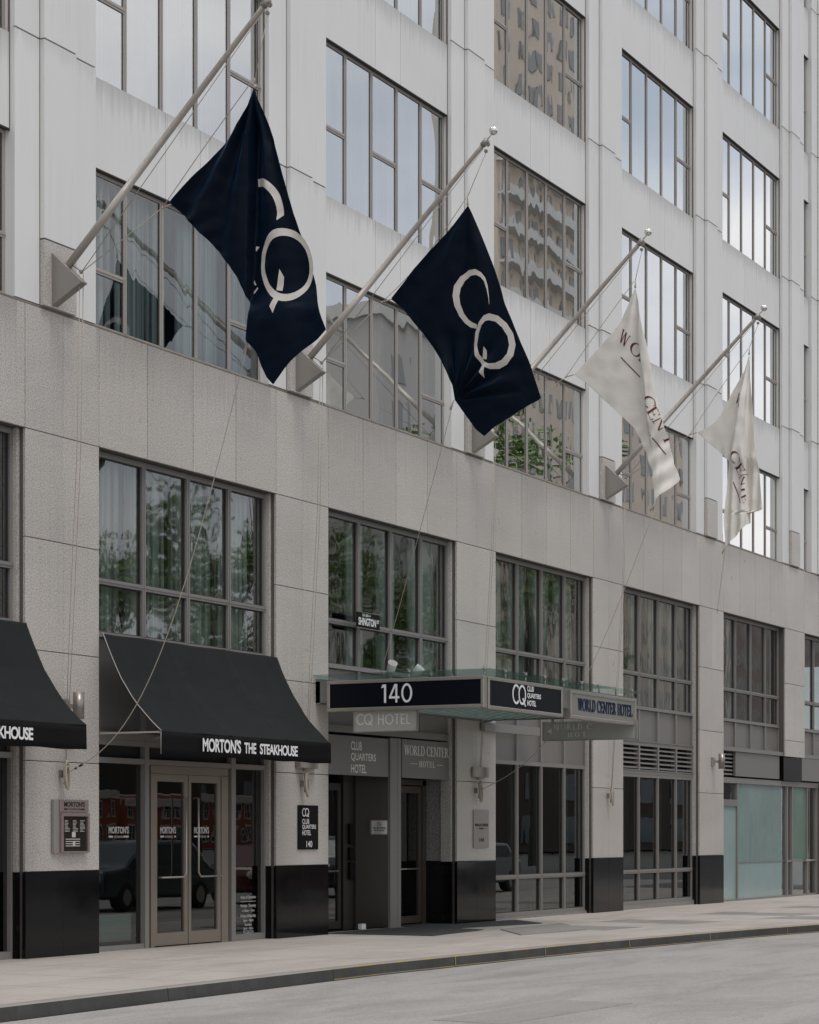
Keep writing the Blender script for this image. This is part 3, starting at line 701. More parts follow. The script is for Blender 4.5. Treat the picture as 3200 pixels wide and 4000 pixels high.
# ---- steak restaurant storefront, bay zero (and its neighbour to the left) ----
def storefront(k):
    x = G0 + P * k
    m = MB()
    m.box(x + .0, x + .10, .16, .28, 0, 2.94)                        # outer posts
    m.box(x + 1.30, x + 1.40, .14, .28, 0, 2.94)
    m.box(x + 3.58, x + 3.70, .14, .28, 0, 2.94).box(x + 4.55, x + 4.64, .16, .28, 0, 2.94)
    m.box(x, x + 4.64, .15, .27, 2.61, 2.685).box(x, x + 4.64, .15, .27, 2.86, 2.938)
    m.box(x + .1, x + 1.3, .155, .27, 0.0, .07).box(x + 3.70, x + 4.55, .15, .27, 0, .10)
    f = bput('storefront_frame', m, M['frame'])
    bput('transom_panel', MB().box(x + .1, x + 4.55, .23, .25, 2.685, 2.86), M['black'])
    for a, b in ((.10, 1.30), (3.70, 4.55)): bput('pane', MB().quad((x + a, .22, .07), (x + b, .22, .07), (x + b, .22, 2.61), (x + a, .22, 2.61)), M['glass_shop'])
    # double door
    bput('door_frame', MB().box(x + 1.46, x + 1.55, .15, .27, 0, 2.5).box(x + 3.32, x + 3.50, .15, .27, 0, 2.5).box(x + 1.46, x + 3.5, .15, .27, 2.49, 2.605).box(x+1.40,x+1.46,.2,.27,0,2.6).box(x+3.5,x+3.58,.2,.27,0,2.6), M['bronze'])
    for a, b, hs in ((1.56, 2.42, 1), (2.44, 3.31, 0)):
        d = bput('door', MB().box(x+a, x+b, .16, .215, .02, .20).box(x+a, x+b, .16, .215, 2.38, 2.485).box(x+a, x+a+.07, .161, .214, .2, 2.38).box(x+b-.09, x+b, .161, .214, .2, 2.38), M['bronze'])
        bb = BL
        put('pane', local(MB().quad((x+a+.07, .19, .2), (x+b-.09, .19, .2), (x+b-.09, .19, 2.38), (x+a+.07, .19, 2.38)), bb), M['glass_shop'], d)
        hx = x + b - .18 if hs else x + a + .13
        pts = [(hx, .05, 2.1), (hx, .05, 1.08), (hx - (.0 if hs else 0), .05, 1.02)]
        e2 = x + a + .10 if hs else x + b - .12
        pts = [(hx, .16, 2.15), (hx, .07, 2.15), (hx, .07, 1.06), (hx + (-.06 if hs else .06), .07, 1.0), (e2, .07, 1.0), (e2, .16, 1.0)]
        put('handle', local(MB().tube(pts, .014, 8), bb), M['steel'], d)
    # lettering on the glass
    t = MB()
    for a, b, y in ((.64, 1.12, .215), (1.86 , 2.26, .185), (2.74, 3.14, .185)):
        place_text(t, "MORTON'S", (x+a-.12, y, 1.63), FX, UP, b-a, .10, bold=.03, depth=.002)
        place_text(t, "THE STEAKHOUSE", (x+a+.0, y, 1.57), FX, UP, (b-a)*.5, .03, bold=.01, depth=.002)
        t.box(x+a-.12, x+a-.02, y-.002, y-.001, 1.575, 1.60).box(x+a+.24, x+b-.12, y-.002, y-.001, 1.575, 1.60)
    bput('glass_lettering', t, M['offwhite'])
    if k == 0:
        t = MB(); y = .215; cx = x + 4.17
        for s_, z, w, h in (("Hours of Operation", .62, .44, .06), ("Monday - Thursday", .49, .44, .06), ("11:30am - 9pm", .42, .36, .05), ("Friday & Saturday", .335, .44, .06), ("5pm - 10pm", .27, .3, .05), ("Sunday", .205, .2, .05), ("5pm - 9pm", .15, .28, .045), ("212-608-0171", .065+.02, .30, .045)):
            place_text(t, s_, (cx - w/2, y, z), FX, UP, w, h, bold=.02, depth=.002)
        t.box(cx-.22, cx+.22, y-.002, y-.001, .585, .592).box(cx-.15, cx+.15, y-.002, y-.001, .138, .143)
        bput('glass_lettering', t, M['offwhite'])
for k in (-1, 0): storefront(k)
bput('room_wall', MB().box(16.6, 30.5, 2.6, 2.7, 0, 3.1), M['black'])
# ---- hotel entrance, bay one ----
x = G0 + P
m = MB().box(x + .02, x + 2.30, .14, .20, 2.60, 3.25)
bput('entrance_panel', m, M['infill'])
bput('entrance_panel', MB().box(x + 2.80, x + 4.63, .14, .20, 2.60, 3.27), M['infill'])
bput('entrance_column', MB().box(x + 2.34, x + 2.72, .12, .17, 0, 3.27).box(x + 2.60, x + 2.61, .115, .12, 0, 3.27), M['frame'], bevel=.004)
bput('column_flange', MB().box(x + 2.72, x + 2.80, .16, .22, 0, 3.25), M['frame'])
t = MB()
place_text(t, "CLUB", (x + .99, .14, 3.02), FX, UP, .37, .145, bold=.015)
place_text(t, "QUARTERS", (x + .99, .14, 2.83), FX, UP, .86, .145, bold=.015)
place_text(t, "HOTEL", (x + .99, .14, 2.64), FX, UP, .53, .145, bold=.015)
bput('entrance_lettering', t, M['greytext'])
t = MB()
place_text(t, "WORLD CENTER", (x + 2.88, .14, 3.0), FX, UP, 1.70, .17, font=SERIF, gap=.05)
place_text(t, "HOTEL", (x + 3.44, .14, 2.80), FX, UP, .60, .11, font=SERIF, gap=.28)
t.box(x + 3.12, x + 3.36, .137, .14, 2.85, 2.858).box(x + 4.12, x + 4.36, .137, .14, 2.85, 2.858)
bput('entrance_lettering', t, M['greytext'])
# recess
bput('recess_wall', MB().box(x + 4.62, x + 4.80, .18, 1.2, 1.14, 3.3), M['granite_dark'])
bput('recess_wall', MB().box(x + 4.61, x + 4.80, .18, 1.2, 0, 1.138), M['black_granite'])
bput('recess_wall', MB().box(x - .1, x + .02, .31, 1.2, 0, 3.3), M['darkbronze'])
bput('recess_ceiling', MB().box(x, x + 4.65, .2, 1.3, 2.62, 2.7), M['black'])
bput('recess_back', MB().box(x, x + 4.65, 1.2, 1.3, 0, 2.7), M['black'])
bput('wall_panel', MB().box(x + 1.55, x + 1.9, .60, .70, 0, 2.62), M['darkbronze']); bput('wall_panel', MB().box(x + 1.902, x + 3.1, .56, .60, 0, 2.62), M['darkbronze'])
for a, b in ((x + .10, x + 1.50), (x + 3.3, x + 4.45)):
    d = bput('door', MB().box(a, b, .62, .68, .03, .16).box(a, b, .62, .68, 2.36, 2.48).box(a, a + .08, .621, .679, .16, 2.36).box(b - .09, b, .621, .679, .16, 2.36), M['darkbronze'] if a < x + 1 else M['brownmetal'])
    put('pane', local(MB().quad((a + .08, .65, .16), (b - .09, .65, .16), (b - .09, .65, 2.36), (a + .08, .65, 2.36)), BL), M['glass_shop'], d)
    put('handle', local(MB().tube([(a + .12, .6, 1.0), (b - .12, .6, 1.0)], .014), BL), M['steel'], d)
bput('door_frame', MB().box(x + 4.47, x + 4.60, .6, .74, 0, 2.58).box(x + 3.2, x + 4.6, .6, .74, 2.5, 2.6), M['brownmetal'])
m = MB().box(x + 1.70, x + 1.86, .54, .60, 1.45, 1.80).box(x + 1.70, x + 1.86, .54, .60, .85, 1.15).box(x + 1.70, x + 1.86, .54, .60, 1.18, 1.40)
bput('intercom', m, M['signblack'], bevel=.01)

# ---------------- awnings ----------------
PROF = [(-.03, 4.36), (-.10, 4.20), (-.17, 4.05), (-.25, 3.89), (-.33, 3.74), (-.42, 3.61), (-.51, 3.48), (-.61, 3.36), (-.72, 3.25), (-.82, 3.15), (-.91, 3.07), (-.985, 3.01)]
def sm_(q): return math.sin(math.pi * min(1, q * 1.05))
def awning(k, label, words):
    x0, x1 = G0 + P * k + .03, G0 + P * k + 4.63
    base = ((x0 + x1) / 2, 0, 2.69)
    a = empty('awning', base, label, 'awning', 'restaurant awnings over the ground floor openings')
    rn = random.Random(k + 5); n = 132
    # dense profile
    pr = []
    for (a0, b0), (a1, b1) in zip(PROF, PROF[1:]): pr += [(a0 + (a1 - a0) * e_ / 6, b0 + (b1 - b0) * e_ / 6) for e_ in range(6)]
    pr.append(PROF[-1]); m_ = len(pr)
    mb = MB(); v = []
    for i in range(n + 1):
        s = i / n
        for j, (y, z) in enumerate(pr):
            q = j / (m_ - 1)
            sag = .032 * math.sin(math.pi * q) * (math.sin(math.pi * ((s * 3) % 1)) )
            ds = min(abs(s - 1/3 - .05 * q), abs(s - 2/3 - .05 * q)); nz_ = noise.noise(Vector((s * 7, q * 3.5, k * 3.1)))
            rip = .011 * math.sin(q * 62 + 4 * nz_ + 30 * s) * math.exp(-(ds / .035) ** 2) * sm_(q) * max(0, noise.noise(Vector((s * 3, q * 2.3, k + 9))) + .45) - .012 * math.exp(-(ds / .010) ** 2) + .016 * nz_
            v.append((x0 + (x1 - x0) * s, y + (sag + rip) * .75, z - (sag + rip) * .6))
    fs = [(i*m_+j, i*m_+j+1, (i+1)*m_+j+1, (i+1)*m_+j) for i in range(n) for j in range(m_-1)]
    mb.add(v, fs, 0, True)
    c = put('canopy_cloth', local(mb, base), M['awning'], a)
    so = c.modifiers.new('s', 'SOLIDIFY'); so.thickness = .006
    # valance hangs from the front bar
    mb = MB(); v = []
    for i in range(n + 1):
        s = i / n; xx = x0 + (x1 - x0) * s
        for j in range(5):
            q = j / 4; v.append((xx, -.985 - .008 * math.sin(s * 21) * q - (.0), 3.012 - .315 * q - (.006 * math.sin(s * 30) if j == 4 else 0)))
    mb.add(v, [(i*5+j, i*5+j+1, (i+1)*5+j+1, (i+1)*5+j) for i in range(n) for j in range(4)], 0, True)
    c = put('valance', local(mb, base), M['valance'], a); so = c.modifiers.new('s', 'SOLIDIFY'); so.thickness = .005
    mb = MB()
    for xx in (x0 + .003,): mb.tube([(xx, y - .008, z + .006) for y, z in PROF], .008, 6); mb.tube([(xx, -.99, 3.01), (xx, -.99, 2.70)], .005, 6)
    put('piping', local(mb, base), M['piping'], a)
    mb = MB()
    for xx in (x0 + .02, x1 - .02, (x0 * 2 + x1) / 3, (x0 + 2 * x1) / 3):
        mb.box(xx - .015, xx + .015, -.97, 0.15, 2.985, 3.01)
    mb.box(x0, x1, -.97, -.94, 2.98, 3.008)
    put('frame', local(mb, base), M['piping'], a)
    mb = MB()
    for q in range(1, 3):
        xx = x0 + (x1 - x0) * q / 3; mb.tube([(xx, y + .04, z - .03) for y, z in PROF], .014, 6)
    put('rib', local(mb, base), M['gasket'], a)
    t = MB(); c0 = G0 + P * k + (1.03 if k == 0 else .93)
    place_text(t, "MORTON'S", (c0, -1.0, 2.765), FX, UP, .99, .195, bold=.03, spacing=.95, depth=.008)
    place_text(t, "THE", (c0 + 1.08, -1.0, 2.775), FX, UP, .32, .155, bold=.03, depth=.008)
    place_text(t, "STEAKHOUSE", (c0 + 1.50, -1.0, 2.775), FX, UP, 1.07, .155, bold=.03, spacing=.9, depth=.008)
    put('lettering', local(t, base), M['white'], a)
awning(-1, 'black awning cut off by the left edge, its valance reading KHOUSE', 0)
awning(0, "whole black canvas awning over the double doors reading MORTON'S THE STEAKHOUSE", 1)

# ---------------- flagpoles, flags, ropes ----------------
FL = {}
FL['FL1']=[(-3.167,10.957),(-3.073,10.745),(-2.964,10.557),(-2.766,10.362),(-2.499,10.12),(-2.231,9.894),(-1.937,9.678),(-2.095,9.525),(-2.298,9.338),(-2.477,9.146),(-2.655,8.955),(-2.81,8.786),(-2.92,8.624),(-3.008,8.464),(-3.069,8.327),(-3.095,8.213),(-3.084,8.065),(-3.073,7.88),(-3.069,7.797),(-3.172,7.703),(-3.248,7.602),(-3.302,7.448),(-3.378,7.311),(-3.486,7.205)]
FL['FR1']=[(-3.167,10.957),(-3.248,10.718),(-3.367,10.385),(-3.486,10.09),(-3.615,9.666),(-3.722,9.32),(-3.85,8.973),(-3.978,8.59),(-4.084,8.304),(-4.189,8.018),(-4.294,7.787),(-4.147,7.675),(-3.957,7.585),(-3.765,7.458),(-3.615,7.325),(-3.486,7.205)]
FL['FL2']=[(-3.045,11.1),(-2.888,10.929),(-2.677,10.711),(-2.422,10.478),(-2.144,10.227),(-1.929,10.005),(-1.734,9.833),(-1.95,9.659),(-2.144,9.428),(-2.315,9.22),(-2.465,8.996),(-2.592,8.794),(-2.677,8.634),(-2.761,8.437),(-2.814,8.187),(-2.93,8.045),(-3.097,7.842),(-3.202,7.702),(-3.343,7.587)]
FL['FR2']=[(-3.045,11.1),(-3.097,10.995),(-3.222,10.679),(-3.409,10.244),(-3.575,9.851),(-3.678,9.541),(-3.801,9.267),(-3.924,8.957),(-4.046,8.667),(-4.148,8.342),(-4.198,8.189),(-4.229,8.085),(-4.066,8.017),(-3.883,7.922),(-3.719,7.825),(-3.513,7.713),(-3.343,7.587)]
FL['FL3']=[(-3.232,11.212),(-3.154,11.06),(-3.056,10.862),(-2.943,10.639),(-2.803,10.471),(-2.661,10.329),(-2.463,10.139),(-2.263,9.975),(-2.062,9.805),(-2.263,9.659),(-2.463,9.469),(-2.661,9.279),(-2.859,9.104),(-3.028,8.932),(-3.224,8.733),(-3.335,8.515),(-3.419,8.326),(-3.488,8.113),(-3.544,7.979),(-3.563,7.769),(-3.585,7.56),(-3.599,7.404)]
FL['FR3']=[(-3.232,11.212),(-3.308,10.912),(-3.377,10.618),(-3.447,10.351),(-3.53,9.952),(-3.585,9.558),(-3.655,9.214),(-3.724,8.923),(-3.793,8.632),(-3.848,8.343),(-3.903,8.08),(-4.012,7.8),(-3.834,7.646),(-3.668,7.528),(-3.599,7.404)]
FL['FL4']=[(-3.164,11.257),(-3.07,10.962),(-2.945,10.736),(-2.788,10.481),(-2.663,10.223),(-2.489,9.999),(-2.283,9.881),(-2.06,9.786),(-2.283,9.58),(-2.473,9.414),(-2.631,9.26),(-2.741,9.153),(-2.71,8.841),(-2.694,8.542),(-2.663,8.245),(-2.637,8.007),(-2.647,7.796),(-2.656,7.496),(-2.663,7.435)]
FL['FR4']=[(-3.164,11.257),(-3.195,10.891),(-3.22,10.59),(-3.232,10.112),(-3.263,9.633),(-3.288,9.243),(-3.335,8.793),(-3.375,8.433),(-3.406,8.139),(-3.133,8.093),(-3.148,7.913),(-3.008,7.773),(-2.82,7.575),(-2.663,7.435)]
FL['C1']=[[(-3.128,9.867),(-3.172,9.86),(-3.215,9.848),(-3.258,9.832),(-3.299,9.811),(-3.339,9.785),(-3.377,9.756),(-3.412,9.723),(-3.445,9.687),(-3.474,9.647),(-3.501,9.605),(-3.523,9.561),(-3.542,9.514),(-3.557,9.467),(-3.568,9.419),(-3.574,9.37),(-3.576,9.321),(-3.576,9.325)],[(-3.131,9.766),(-3.169,9.76),(-3.207,9.749),(-3.244,9.734),(-3.279,9.715),(-3.313,9.692),(-3.345,9.665),(-3.375,9.635),(-3.402,9.601),(-3.425,9.566),(-3.446,9.528),(-3.462,9.488),(-3.475,9.447),(-3.484,9.405),(-3.489,9.363),(-3.49,9.321),(-3.487,9.279),(-3.495,9.265)]]
FL['Q1']=[[(-4.001,8.679),(-3.988,8.753),(-3.965,8.824),(-3.934,8.892),(-3.894,8.956),(-3.848,9.013),(-3.796,9.062),(-3.74,9.103),(-3.68,9.133),(-3.618,9.152),(-3.556,9.161),(-3.496,9.157),(-3.438,9.142),(-3.384,9.116),(-3.336,9.079),(-3.295,9.033),(-3.261,8.978),(-3.237,8.916),(-3.221,8.848),(-3.215,8.777),(-3.22,8.703),(-3.233,8.629),(-3.257,8.557),(-3.289,8.488),(-3.329,8.424),(-3.376,8.367),(-3.428,8.318),(-3.486,8.278),(-3.546,8.249),(-3.608,8.23),(-3.669,8.223),(-3.73,8.227),(-3.787,8.243),(-3.84,8.27),(-3.887,8.307),(-3.928,8.353),(-3.96,8.408),(-3.984,8.469),(-3.999,8.536),(-4.005,8.607),(-4.001,8.679)],[(-3.942,8.681),(-3.931,8.739),(-3.913,8.796),(-3.887,8.85),(-3.855,8.9),(-3.816,8.946),(-3.773,8.985),(-3.726,9.017),(-3.677,9.041),(-3.626,9.056),(-3.574,9.063),(-3.524,9.06),(-3.476,9.048),(-3.431,9.028),(-3.391,8.998),(-3.357,8.962),(-3.329,8.918),(-3.308,8.869),(-3.295,8.816),(-3.29,8.759),(-3.293,8.7),(-3.304,8.642),(-3.323,8.584),(-3.349,8.53),(-3.382,8.479),(-3.421,8.434),(-3.465,8.395),(-3.512,8.363),(-3.562,8.339),(-3.613,8.325),(-3.664,8.319),(-3.714,8.322),(-3.762,8.334),(-3.806,8.356),(-3.846,8.385),(-3.879,8.422),(-3.907,8.465),(-3.927,8.514),(-3.94,8.567),(-3.945,8.623),(-3.942,8.681)]]
FL['T1']=[[(-3.529,8.653),(-3.598,8.544),(-3.583,8.37),(-3.492,8.39)],[(-3.475,8.29),(-3.555,8.244),(-3.499,8.084),(-3.434,8.184)],[(-3.126,9.008),(-3.185,8.992),(-3.126,8.941),(-3.121,8.972)],[(-3.108,8.579),(-3.148,8.519),(-3.13,8.506),(-3.108,8.538)],[(-3.165,8.487),(-3.178,8.463),(-3.106,8.405),(-3.106,8.434)]]
FL['C2']=[[(-3.42,9.561),(-3.409,9.684),(-3.378,9.855),(-3.337,9.972),(-3.264,10.065),(-3.16,10.13),(-3.034,10.136),(-2.888,10.054),(-2.793,9.924),(-2.768,9.776),(-2.793,9.622),(-2.867,9.463),(-2.972,9.339),(-3.076,9.262),(-3.191,9.225)],[(-3.414,9.562),(-3.399,9.666),(-3.364,9.801),(-3.316,9.928),(-3.254,9.995),(-3.181,10.038),(-3.076,10.044),(-2.961,9.983),(-2.892,9.882),(-2.871,9.764),(-2.888,9.64),(-2.951,9.491),(-3.034,9.388),(-3.108,9.333),(-3.202,9.286)]]
FL['Q2']=[[(-3.42,9.421),(-3.575,9.366),(-3.719,9.239),(-3.821,9.079),(-3.856,8.909),(-3.821,8.745),(-3.719,8.625),(-3.595,8.572),(-3.451,8.577),(-3.306,8.647),(-3.202,8.789),(-3.149,8.982),(-3.164,9.168),(-3.233,9.31),(-3.326,9.403),(-3.42,9.421)],[(-3.42,9.318),(-3.534,9.281),(-3.647,9.182),(-3.735,9.042),(-3.76,8.909),(-3.729,8.782),(-3.647,8.697),(-3.544,8.656),(-3.44,8.656),(-3.337,8.71),(-3.264,8.82),(-3.222,8.974),(-3.239,9.141),(-3.289,9.263),(-3.358,9.316),(-3.42,9.318)]]
FL['T2']=[[(-3.337,8.934),(-3.378,8.874),(-3.382,8.733),(-3.302,8.76)],[(-3.316,8.703),(-3.385,8.677),(-3.343,8.457),(-3.281,8.547)]]

PU = [23.45, 29.72, 35.99, 42.26]
def rope(name, pts, label, r=.007, group=None, mat='rope'):
    mb = MB().tube(pts, r, 5)
    return tag(put(name, mb, M[mat]), label, 'rope', group)
def sag(a, b, s, n=14):
    a, b = Vector(a), Vector(b); return [a.lerp(b, i / n) - Vector((0, 0, s * math.sin(math.pi * i / n))) for i in range(n + 1)]
which = ['leftmost', 'second from the left', 'third from the left', 'rightmost']
def make_pole():
    base = (PU[0], -.07, 8.58)
    p = empty('flagpole', base, '', 'flagpole', 'angled flagpoles on the hotel front')
    bx = MB()
    tri = [(-.076, 9.27), (-.56, 8.83), (-.076, 8.57)]
    bx.prism(tri, PU[0] - .07, PU[0] + .06)
    put('bracket', local(bx, base), M['steel_plate'], p, bevel=.004)
    b0 = Vector((PU[0], -.27, 9.06)); t0 = Vector((PU[0], -3.36, 12.03)); d = (t0 - b0)
    mb = MB().tube([b0 + d * q for q in (0, .3, .3001, .62, .95, 1)], [.052, .050, .0485, .042, .033, .032], 16)
    put('pole', local(mb, base), M['pole'], p)
    mb = MB().tube([b0 - d.normalized() * .02, b0 + d.normalized() * .035], .068, 16).tube([t0 - d.normalized() * .10, t0 + d.normalized() * .02], .046, 12)
    put('collar', local(mb, base), M['steel_plate'], p)
    tt = t0 + d.normalized() * .16
    put('ball', local(MB().ball(tt + Vector((0, 0, .02)), .068, 20).tube([t0, tt], .012, 6), base), M['ball'], p)
    pl = t0 + Vector((0, -.02, -.09))
    mb = MB().tube([pl + Vector((-.015, 0, .03)), pl + Vector((.015, 0, .03))], .035, 10).tube([pl + Vector((-.012, .03, -.07)), pl + Vector((.012, .03, -.07))], .028, 10)
    bl = Vector((PU[0], -.50, 8.98)); mb.tube([b0 + d.normalized() * .1 + Vector((0, 0, -.04)), bl + Vector((0, .06, .05)), bl], .008, 6).ball(bl, .03, 8)
    put('pulley', local(mb, base), M['bronze'], p)
    return p
p0 = make_pole()
txt = ['pale angled flagpole at far left, cropped at its tip, holding the biggest navy flag',
       'angled flagpole with silver ball holding the second navy flag, base behind the first flag',
       'angled flagpole with tarnished ball holding the left cream flag',
       'shortest looking flagpole at far right holding the right cream flag']
poles = [p0]
for i in (1, 2, 3): poles.append(copy_tree(p0, PU[i] - PU[0]))
for p, t_ in zip(poles, txt): p['label'] = t_

def interp(pts, z):   # Y on a polyline ordered by falling Z
    if z >= pts[0][1]: return pts[0][0]
    for (y0, z0), (y1, z1) in zip(pts, pts[1:]):
        if z1 <= z <= z0: return y0 + (y1 - y0) * ((z0 - z) / max(z0 - z1, 1e-6))
    return pts[-1][0]
def flag(i, mat, disp, label, deco):
    U = PU[i]; Lp, Rp = FL['FL%d' % (i + 1)], FL['FR%d' % (i + 1)]
    zt, zb = Lp[0][1], Lp[-1][1]; base = (U, Lp[0][0], zb)
    r = empty('flag', base, label, 'flag', 'flags hanging from the angled poles')
    nr, nc = 110, 90; v = []
    for a in range(nr + 1):
        z = zt + (zb - zt) * (a / nr); z = min(max(z, zb + 1e-4), zt - 1e-4)
        y0, y1 = interp(Lp, z), interp(Rp, z)
        for b in range(nc + 1):
            y = y0 + (y1 - y0) * b / nc
            v.append((U + disp(y, z), y, z))
    c1 = nc + 1
    mb = MB(); mb.add(v, [(a*c1+b, (a+1)*c1+b, (a+1)*c1+b+1, a*c1+b+1) for a in range(nr) for b in range(nc)], 0, True)
    c = put('cloth', local(mb, base), mat, r); so = c.modifiers.new('s', 'SOLIDIFY'); so.thickness = .002
    for nm, quads, m in deco:
        mb = MB()
        for k_, q in enumerate(quads):
            nn = 6
            for s_ in range(nn):
                for t_ in range(nn):
                    cs = []
                    for (g, h) in ((s_, t_), (s_ + 1, t_), (s_ + 1, t_ + 1), (s_, t_ + 1)):
                        g /= nn; h /= nn
                        y = (q[0][0]*(1-g) + q[1][0]*g)*(1-h) + (q[3][0]*(1-g) + q[2][0]*g)*h
                        z = (q[0][1]*(1-g) + q[1][1]*g)*(1-h) + (q[3][1]*(1-g) + q[2][1]*g)*h
                        cs.append((U + disp(y, z) - .0055 - .0002 * (k_ % 7), y, z))
                    mb.add(cs, [(0, 1, 2, 3)], 0, True)
        put(nm, local(mb, base), m, r)
    return r
def strip(o, i_): return [[o[a], o[a+1], i_[a+1], i_[a]] for a in range(len(o) - 1)]
def sm(a, b, x): t = min(max((x - a) / (b - a), 0), 1); return t * t * (3 - 2 * t)
def radial(ty, tz, y, z, n, A, ph):
    dy, dz = y - ty, tz - z; rr = math.hypot(dy, dz)
    return A * math.sin(math.atan2(dy, dz) * n + ph + .6 * noise.noise(Vector((y, z, ph)) * 1.5)) * sm(0, .6, rr) * (1 - .55 * sm(.8, 2.8, rr))
def disp1(y, z):
    cy = interp([(-3.165, 10.914), (-3.105, 10.364), (-3.092, 9.621), (-3.082, 8.879), (-3.065, 8.212), (-3.12, 7.1)], z)
    s = cy - y                    # positive to the right of the crease
    d = radial(-3.167, 10.96, y, z, 21, .05, 1.2) + .012 * noise.noise(Vector((y * 4, z * 7, 3)))
    d += -.055 + .14 * sm(-.012, .012, s) * sm(10.95, 10.3, z) * (1 - sm(8.5, 8.0, z)) - .10 * sm(.03, .8, s) * sm(10.95, 10.3, z)
    d += .018 * math.sin(z * 26 + y * 9) * sm(-.1, -.7, s) * sm(9.8, 9.2, z) + .03 * math.sin(y * 5.0 + z)
    return d
def disp2(y, z):
    d = radial(-3.045, 11.1, y, z, 11, .03, .4) + .05 * math.sin(y * 3.4 + z * 1.2) + .01 * noise.noise(Vector((y * 5, z * 5, 9)))
    rr = math.hypot(y + 2.814, z - 8.187)
    if z > 8.187: d += .05 * math.sin(math.atan2(y + 2.814, z - 8.187) * 15) * sm(0, .25, rr) * (1 - sm(.5, 1.3, rr))
    return d
def disp3(y, z):
    cy = interp([(-3.26, 11.2), (-3.308, 10.756), (-3.324, 10.233), (-3.363, 9.839), (-3.419, 9.496), (-3.452, 9.103), (-3.5, 8.6), (-3.6, 7.9)], z)
    s = cy - y
    d = radial(-3.232, 11.212, y, z, 14, .03, 2.2) + .015 * noise.noise(Vector((y * 4, z * 4, 5)))
    d -= .13 * sm(-.02, .02, s) * sm(11.1, 10.4, z) * (1 - sm(8.9, 8.3, z)); d += .22 * sm(0, .5, s)
    d += .022 * math.sin(z * 17 + y * 13) * (1 - sm(8.4, 9.0, z)) + .010 * math.sin(y * 26 + z * 9 + 2 * noise.noise(Vector((y, z, 1)) * 2)) * sm(0, .1, s)
    return d
def disp4(y, z):
    c1 = interp([(-3.15, 11.2), (-3.08, 10.9), (-3.008, 10.431), (-2.914, 9.872), (-2.835, 9.489), (-2.773, 9.135), (-2.7, 8.6)], z)
    c2 = interp([(-3.19, 10.8), (-3.133, 9.853), (-3.095, 9.259), (-3.076, 8.813), (-3.101, 8.095), (-3.1, 7.4)], z)
    d = radial(-3.164, 11.257, y, z, 24, .03, .5) + .012 * noise.noise(Vector((y * 5, z * 4, 7)))
    d -= .12 * sm(-.015, .02, c1 - y) * sm(11.0, 10.4, z) * (1 - sm(9.2, 8.9, z)); d += .16 * sm(-.02, .012, c2 - y) * sm(10.9, 10.2, z)
    d += .03 * math.sin(y * 34 + z * 1.5) * (1 - sm(9.0, 9.6, z))
    return d
q1 = strip(*FL['C1']) + strip(*FL['Q1']) + FL['T1']
q2 = strip(*FL['C2']) + strip(*FL['Q2']) + FL['T2']
def flagletters(spec, keep):
    out = []
    for ch, o, xd, up in spec:
        w, qs = SERIF[ch]; cx = 1.0
        for q in qs:
            # xd spans the whole letter width, so divide by its width
            P_ = [(o[0] + xd[0] * a / w + up[0] * b, o[1] + xd[1] * a / w + up[1] * b) for a, b in q]
            n = 4
            for g in range(n):
                for h in range(n):
                    c = []
                    for (s_, t_) in ((g, h), (g + 1, h), (g + 1, h + 1), (g, h + 1)):
                        s_ /= n; t_ /= n
                        c.append(tuple((P_[0][e]*(1-s_) + P_[1][e]*s_)*(1-t_) + (P_[3][e]*(1-s_) + P_[2][e]*s_)*t_ for e in (0, 1)))
                    if keep(ch, sum(p[0] for p in c)/4, sum(p[1] for p in c)/4): out.append(c)
    return out
def seg(a, b, w):
    a, b = Vector(a), Vector(b); n = (b - a).orthogonal().normalized() * w
    return [tuple(a + n), tuple(b + n), tuple(b - n), tuple(a - n)]
S3 = [('W', (-2.904, 10.329), (-0.171, -0.174), (-0.084, 0.201)), ('O', (-3.106, 10.131), (-0.179, -0.185), (-0.095, 0.173)), ('R', (-3.266, 9.957), (-0.167, -0.173), (-0.097, 0.177)),
      ('C', (-3.397, 9.225), (-0.111, -0.2), (-0.161, 0.076)), ('E', (-3.486, 9.009), (-0.099, -0.191), (-0.149, 0.103)), ('N', (-3.585, 8.831), (-0.105, -0.19), (-0.161, 0.103)), ('T', (-3.702, 8.575), (-0.082, -0.175), (-0.148, 0.078))]
def keep3(ch, y, z):
    cy = interp([(-3.308, 10.756), (-3.324, 10.233), (-3.363, 9.839), (-3.419, 9.496), (-3.452, 9.103), (-3.5, 8.6)], z)
    if ch in 'WOR': return y > cy + .012
    return y < cy - .005 and y > interp(FL['FR3'], z) + .01
S4 = [('W', (-2.861, 10.37), (-0.1, -0.204), (-0.078, 0.151)), ('C', (-2.795, 9.277), (-0.087, -0.24), (-0.144, 0.078)), ('E', (-2.876, 9.022), (-0.069, -0.199), (-0.144, 0.094)),
      ('N', (-2.939, 8.823), (-0.062, -0.199), (-0.137, 0.073)), ('T', (-2.989, 8.64), (-0.037, -0.197), (-0.119, 0.036)), ('E', (-3.0, 8.429), (-0.044, -0.167), (-0.09, 0.067))]
def keep4(ch, y, z):
    if ch == 'W': return y > interp([(-3.15, 11.2), (-3.008, 10.431), (-2.914, 9.872)], z) + .02
    return y > interp([(-3.133, 9.853), (-3.095, 9.259), (-3.076, 8.813), (-3.101, 8.095)], z) + .01
l3 = [seg((-2.972, 10.014), (-3.313, 9.641), .009), seg((-3.48, 8.664), (-3.773, 8.258), .009)]
l4 = [seg((-2.842, 8.717), (-2.983, 8.288), .008)]
f1 = flag(0, M['navy'], disp1, 'largest navy flag at the left with a folded C above a white Q', [('emblem', q1, M['flagwhite'])])
